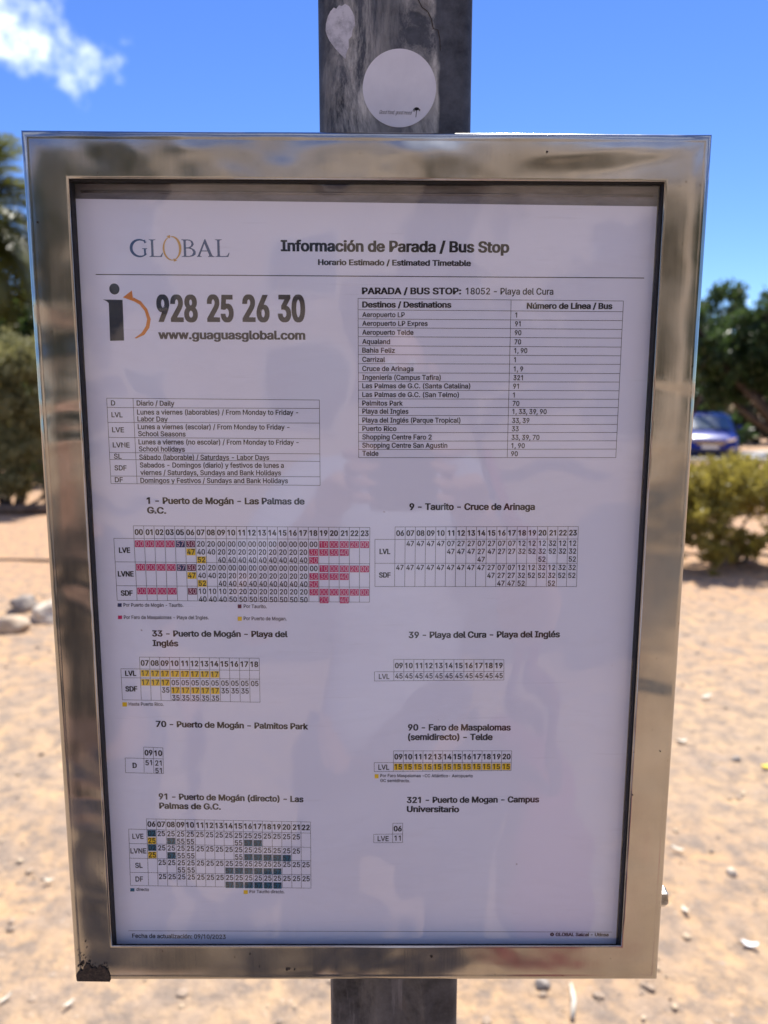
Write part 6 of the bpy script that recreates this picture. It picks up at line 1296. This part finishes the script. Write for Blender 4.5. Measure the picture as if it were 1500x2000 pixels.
def make_person(label, x, y, rot, size, top_m, leg_m, hair_m, holding):
    """a standing figure facing +Y; holding: both hands up at a phone, else arms hanging"""
    man = thing('person', label, 'person', (x, y, 0), rot)
    if holding: el, wr = (.245, .08, 1.22), (.10, .39, 1.475)
    else: el, wr = (.255, -.03, 1.14), (.265, .06, .885)
    J = [(0, 0, .95), (0, .0, 1.12), (0, .0, 1.32), (0, -.01, 1.46), (0, .01, 1.53), (0, .025, 1.60), (0, .03, 1.68), (0, .02, 1.73),
         (.10, 0, .90), (.115, .01, .52), (.12, -.02, .10), (.125, .12, .05), (-.10, 0, .90), (-.115, .03, .52), (-.12, 0, .10), (-.125, .14, .05),
         (.17, -.01, 1.43), el, wr, (-.17, -.01, 1.43), (-el[0], el[1], el[2]), (-wr[0], wr[1], wr[2])]
    E_ = [(0, 1), (1, 2), (2, 3), (3, 4), (4, 5), (5, 6), (6, 7), (0, 8), (8, 9), (9, 10), (10, 11), (0, 12), (12, 13), (13, 14), (14, 15), (3, 16), (16, 17), (17, 18), (3, 19), (19, 20), (20, 21)]
    rad = [(.145, .11), (.12, .095), (.14, .105), (.10, .075), .052, .075, (.085, .095), (.06, .07), .085, .055, .038, (.042, .03), .085, .055, .038, (.042, .03), .055, .040, .026, .055, .040, .026]
    skinned('body', M_SKIN, J, E_, rad, man)
    cuff = tuple(Vector((.17, -.01, 1.43)).lerp(Vector(el), .66))
    JT = [(0, 0, .93), (0, 0, 1.12), (0, 0, 1.32), (0, -.01, 1.45), (.175, -.01, 1.43), cuff, (-.175, -.01, 1.43), (-cuff[0], cuff[1], cuff[2])]
    skinned('shirt', top_m, JT, [(0, 1), (1, 2), (2, 3), (3, 4), (4, 5), (3, 6), (6, 7)], [(.17, .13), (.14, .115), (.16, .125), (.10, .09), .075, .066, .075, .066], man)
    JL = [(0, 0, .93), (.10, 0, .88), (.116, .01, .52), (.12, -.02, .13), (-.10, 0, .88), (-.116, .03, .52), (-.12, 0, .13)]
    skinned('trousers', leg_m, JL, [(0, 1), (1, 2), (2, 3), (0, 4), (4, 5), (5, 6)], [(.16, .125), .105, .075, .062, .105, .075, .062], man)
    skinned('hair', hair_m, [(0, -.035, 1.62), (0, -.03, 1.70), (0, -.005, 1.745), (0, -.055, 1.52)], [(0, 1), (1, 2), (0, 3)], [(.088, .075), (.095, .085), (.078, .08), (.06, .045)], man, 1)
    for s in (-1, 1):
        skinned('shoe', M_SHOE, [(s * .122, -.06, .045), (s * .124, .05, .05), (s * .128, .17, .035)], [(0, 1), (1, 2)], [(.045, .04), (.052, .048), (.045, .03)], man)
        blob('ear', M_SKIN, (s * .083, .02, 1.645), .022, man, (.4, .7, 1.3))
        e_ = blob('eye', M_EYEW, (s * .031, .108, 1.662), .012, man, (1.1, .8, .8))
        blob('iris', M_IRIS, (0, .008, 0), .0055, e_, (1, .6, 1))
        if holding:      # hands close round the two sides of the phone, fingers behind it, thumb in front
            h_ = skinned('hand', M_SKIN, [(s * .10, .385, 1.470), (s * .085, .430, 1.495), (s * .068, .465, 1.520)], [(0, 1), (1, 2)], [(.024, .018), (.030, .017), (.030, .014)], man)
            for k in range(4):
                z = 1.500 + k * .0185; ln_ = (.9, 1.0, 1.04, .92)[k]
                skinned('finger', M_SKIN, [(s * .070, .462, z - .004), (s * .058, .494, z), (s * (.058 - .018 * ln_), .507, z + .003), (s * (.058 - .034 * ln_), .506, z + .005)], [(0, 1), (1, 2), (2, 3)], [.0092, .0085, .0078, .0065], h_, sub=1)
            skinned('thumb', M_SKIN, [(s * .082, .442, 1.495), (s * .062, .455, 1.527), (s * .045, .468, 1.548), (s * .034, .474, 1.560)], [(0, 1), (1, 2), (2, 3)], [.012, .0105, .0095, .0075], h_, sub=1)
        else:
            h_ = skinned('hand', M_SKIN, [(s * .265, .058, .895), (s * .266, .072, .855), (s * .264, .082, .815)], [(0, 1), (1, 2)], [(.018, .024), (.017, .034), (.014, .036)], man)
            for k in range(4):
                yy = .050 + k * .021; ln_ = (.82, .98, 1.0, .9)[k]
                skinned('finger', M_SKIN, [(s * .264, yy, .815), (s * .262, yy + .004, .815 - .035 * ln_), (s * .255, yy + .006, .815 - .060 * ln_), (s * .243, yy + .006, .815 - .080 * ln_)], [(0, 1), (1, 2), (2, 3)], [.0095, .0088, .008, .0068], h_, sub=1)
            skinned('thumb', M_SKIN, [(s * .262, .085, .862), (s * .252, .112, .838), (s * .243, .122, .812)], [(0, 1), (1, 2)], [.012, .0105, .008], h_, sub=1)
    blob('nose', M_SKIN, (0, .125, 1.635), .017, man, (.8, 1.1, 1.4))
    blob('mouth', M_LIPS, (0, .112, 1.597), .022, man, (1.2, .4, .38))
    man.scale = (size, size, size)
    return man
make_person('person in light blue top and dark trousers holding up a phone, mirrored in the window', PX, PY, 0, 1.0, M_TOP, M_DRESS, M_HAIR, True)
make_person('shorter person in black clothes with arms hanging, mirrored in the left frame bar', -.64, -1.12, R(-24), .90, flat('black_shirt_cloth', (.012, .012, .014), .9), M_DRESS, M_HAIR, False)
M_BAG = Mat('red_bag_cloth').set(Base_Color=(0.22, 0.04, 0.055, 1), Roughness=0.8).m
bag = thing('shoulder_bag', 'red cloth shoulder bag hanging at the hip of the person with the phone', 'bag', (PX + .27, PY + .03, .62))
b = bmesh.new(); box(b, -.06, .06, -.16, .16, 0, .34, .035, 3); finish(b, 'pouch', M_BAG, bag, smooth=True)
b = bmesh.new(); tube(b, [(0, -.12, .32), (-.04, -.10, .6), (-.10, -.04, .86), (-.10, .02, .90), (-.06, .09, .80), (0, .12, .32)], .014, 8); finish(b, 'strap', M_BAG, bag, smooth=True)
ph = thing('mobile_phone', 'black phone held up in both hands in front of the timetable', 'phone', (EYE.x + .028, EYE.y - .0075, EYE.z - .0555))
b = bmesh.new(); box(b, -.0375, .0375, -.004, .004, -.077, .077, .003, 3); finish(b, 'housing', M_TRIM, ph, smooth=True, autosmooth=40)
b = bmesh.new(); box(b, -.0345, .0345, -.0052, -.0041, -.073, .073); finish(b, 'screen', M_GLASS, ph)

# trees, shrubs and a low wall across the clearing behind the photographer, mirrored in steel and window
# three storey building added out of view, its sunlit front a warm bounce and reflection
M_PLASTER = Mat('ochre_plaster').set(Roughness=0.9)
M_PLASTER.to(M_PLASTER.mix(M_PLASTER.ramp(M_PLASTER.noise(1.5, 6, 0.6), [(0.3, 0.0), (0.7, 1.0)]), (0.52, 0.42, 0.32), (0.44, 0.345, 0.255)), 'Base Color')
bl = thing('fill_building', 'three storey ochre building added behind the photographer for bounce light, mirrored in the steel frame', 'building', (2.0, -19, 0))
b = bmesh.new(); box(b, -14, 14, -8, 0, -.3, 9.7); finish(b, 'wall', M_PLASTER.m, bl)
b = bmesh.new(); box(b, -14.3, 14.3, -8.3, .3, 9.705, 10.05, .03, 1); finish(b, 'roof', M_KERB, bl)
for fl in (0, 1, 2):
    for i in range(7):
        x = -12 + 4 * i; z = .9 + 3.1 * fl
        b = bmesh.new(); box(b, x - .85, x + .85, .004, .10, z - .08, z, 0); box(b, x - .85, x + .85, .004, .08, z + 1.5, z + 1.58, 0)
        box(b, x - .85, x - .77, .004, .08, z + .001, z + 1.499, 0); box(b, x + .77, x + .85, .004, .08, z + .001, z + 1.499, 0)
        w_ = finish(b, 'window', M_KERB, bl)
        b = bmesh.new(); box(b, x - .769, x + .769, .006, .03, z + .002, z + 1.498, 0); finish(b, 'pane', M_GLASS, w_)
bm = bmesh.new(); box(bm, -60, 60, -8.6, -4.2, -.5, .045)
tag(finish(bm, 'road', flat('dark_asphalt', (0.075, 0.072, 0.070), 0.9)), 'dark asphalt road behind the photographer', kind='structure')
rear = [('tall dark evergreen behind the photographer, left of the pair facing the case', -4.6, -9.9, 3.9, L_DARK), ('wide dusty tree behind the photographer, mirrored over the title', 1.9, -12.6, 3.4, L_BROWN),
        ('dark evergreen behind the photographer, mirrored at the right frame bar', 7.6, -9.6, 3.8, L_DARK), ('dusty tree behind the photographer, mirrored at the left frame bar', -10.5, -12.2, 3.6, L_BROWN), ('dark tree far right behind the photographer', 12.5, -14.0, 3.0, L_DARK)]
for i, (lb, x, y, h_, lm) in enumerate(rear):
    make_tree('evergreen_tree' if lm is L_DARK else 'dusty_tree', lb, 'tree', x, y, clumpset(90 + i, 12, 0, 0, h_, 2.2, 1.4, 1.7, 0.85, 1.25), 9000, 0.22, 0.12, lm, B_DARK, 120 + i, 0.15, 1, 0.5, 'trees behind the photographer')

bpy.context.view_layer.update()
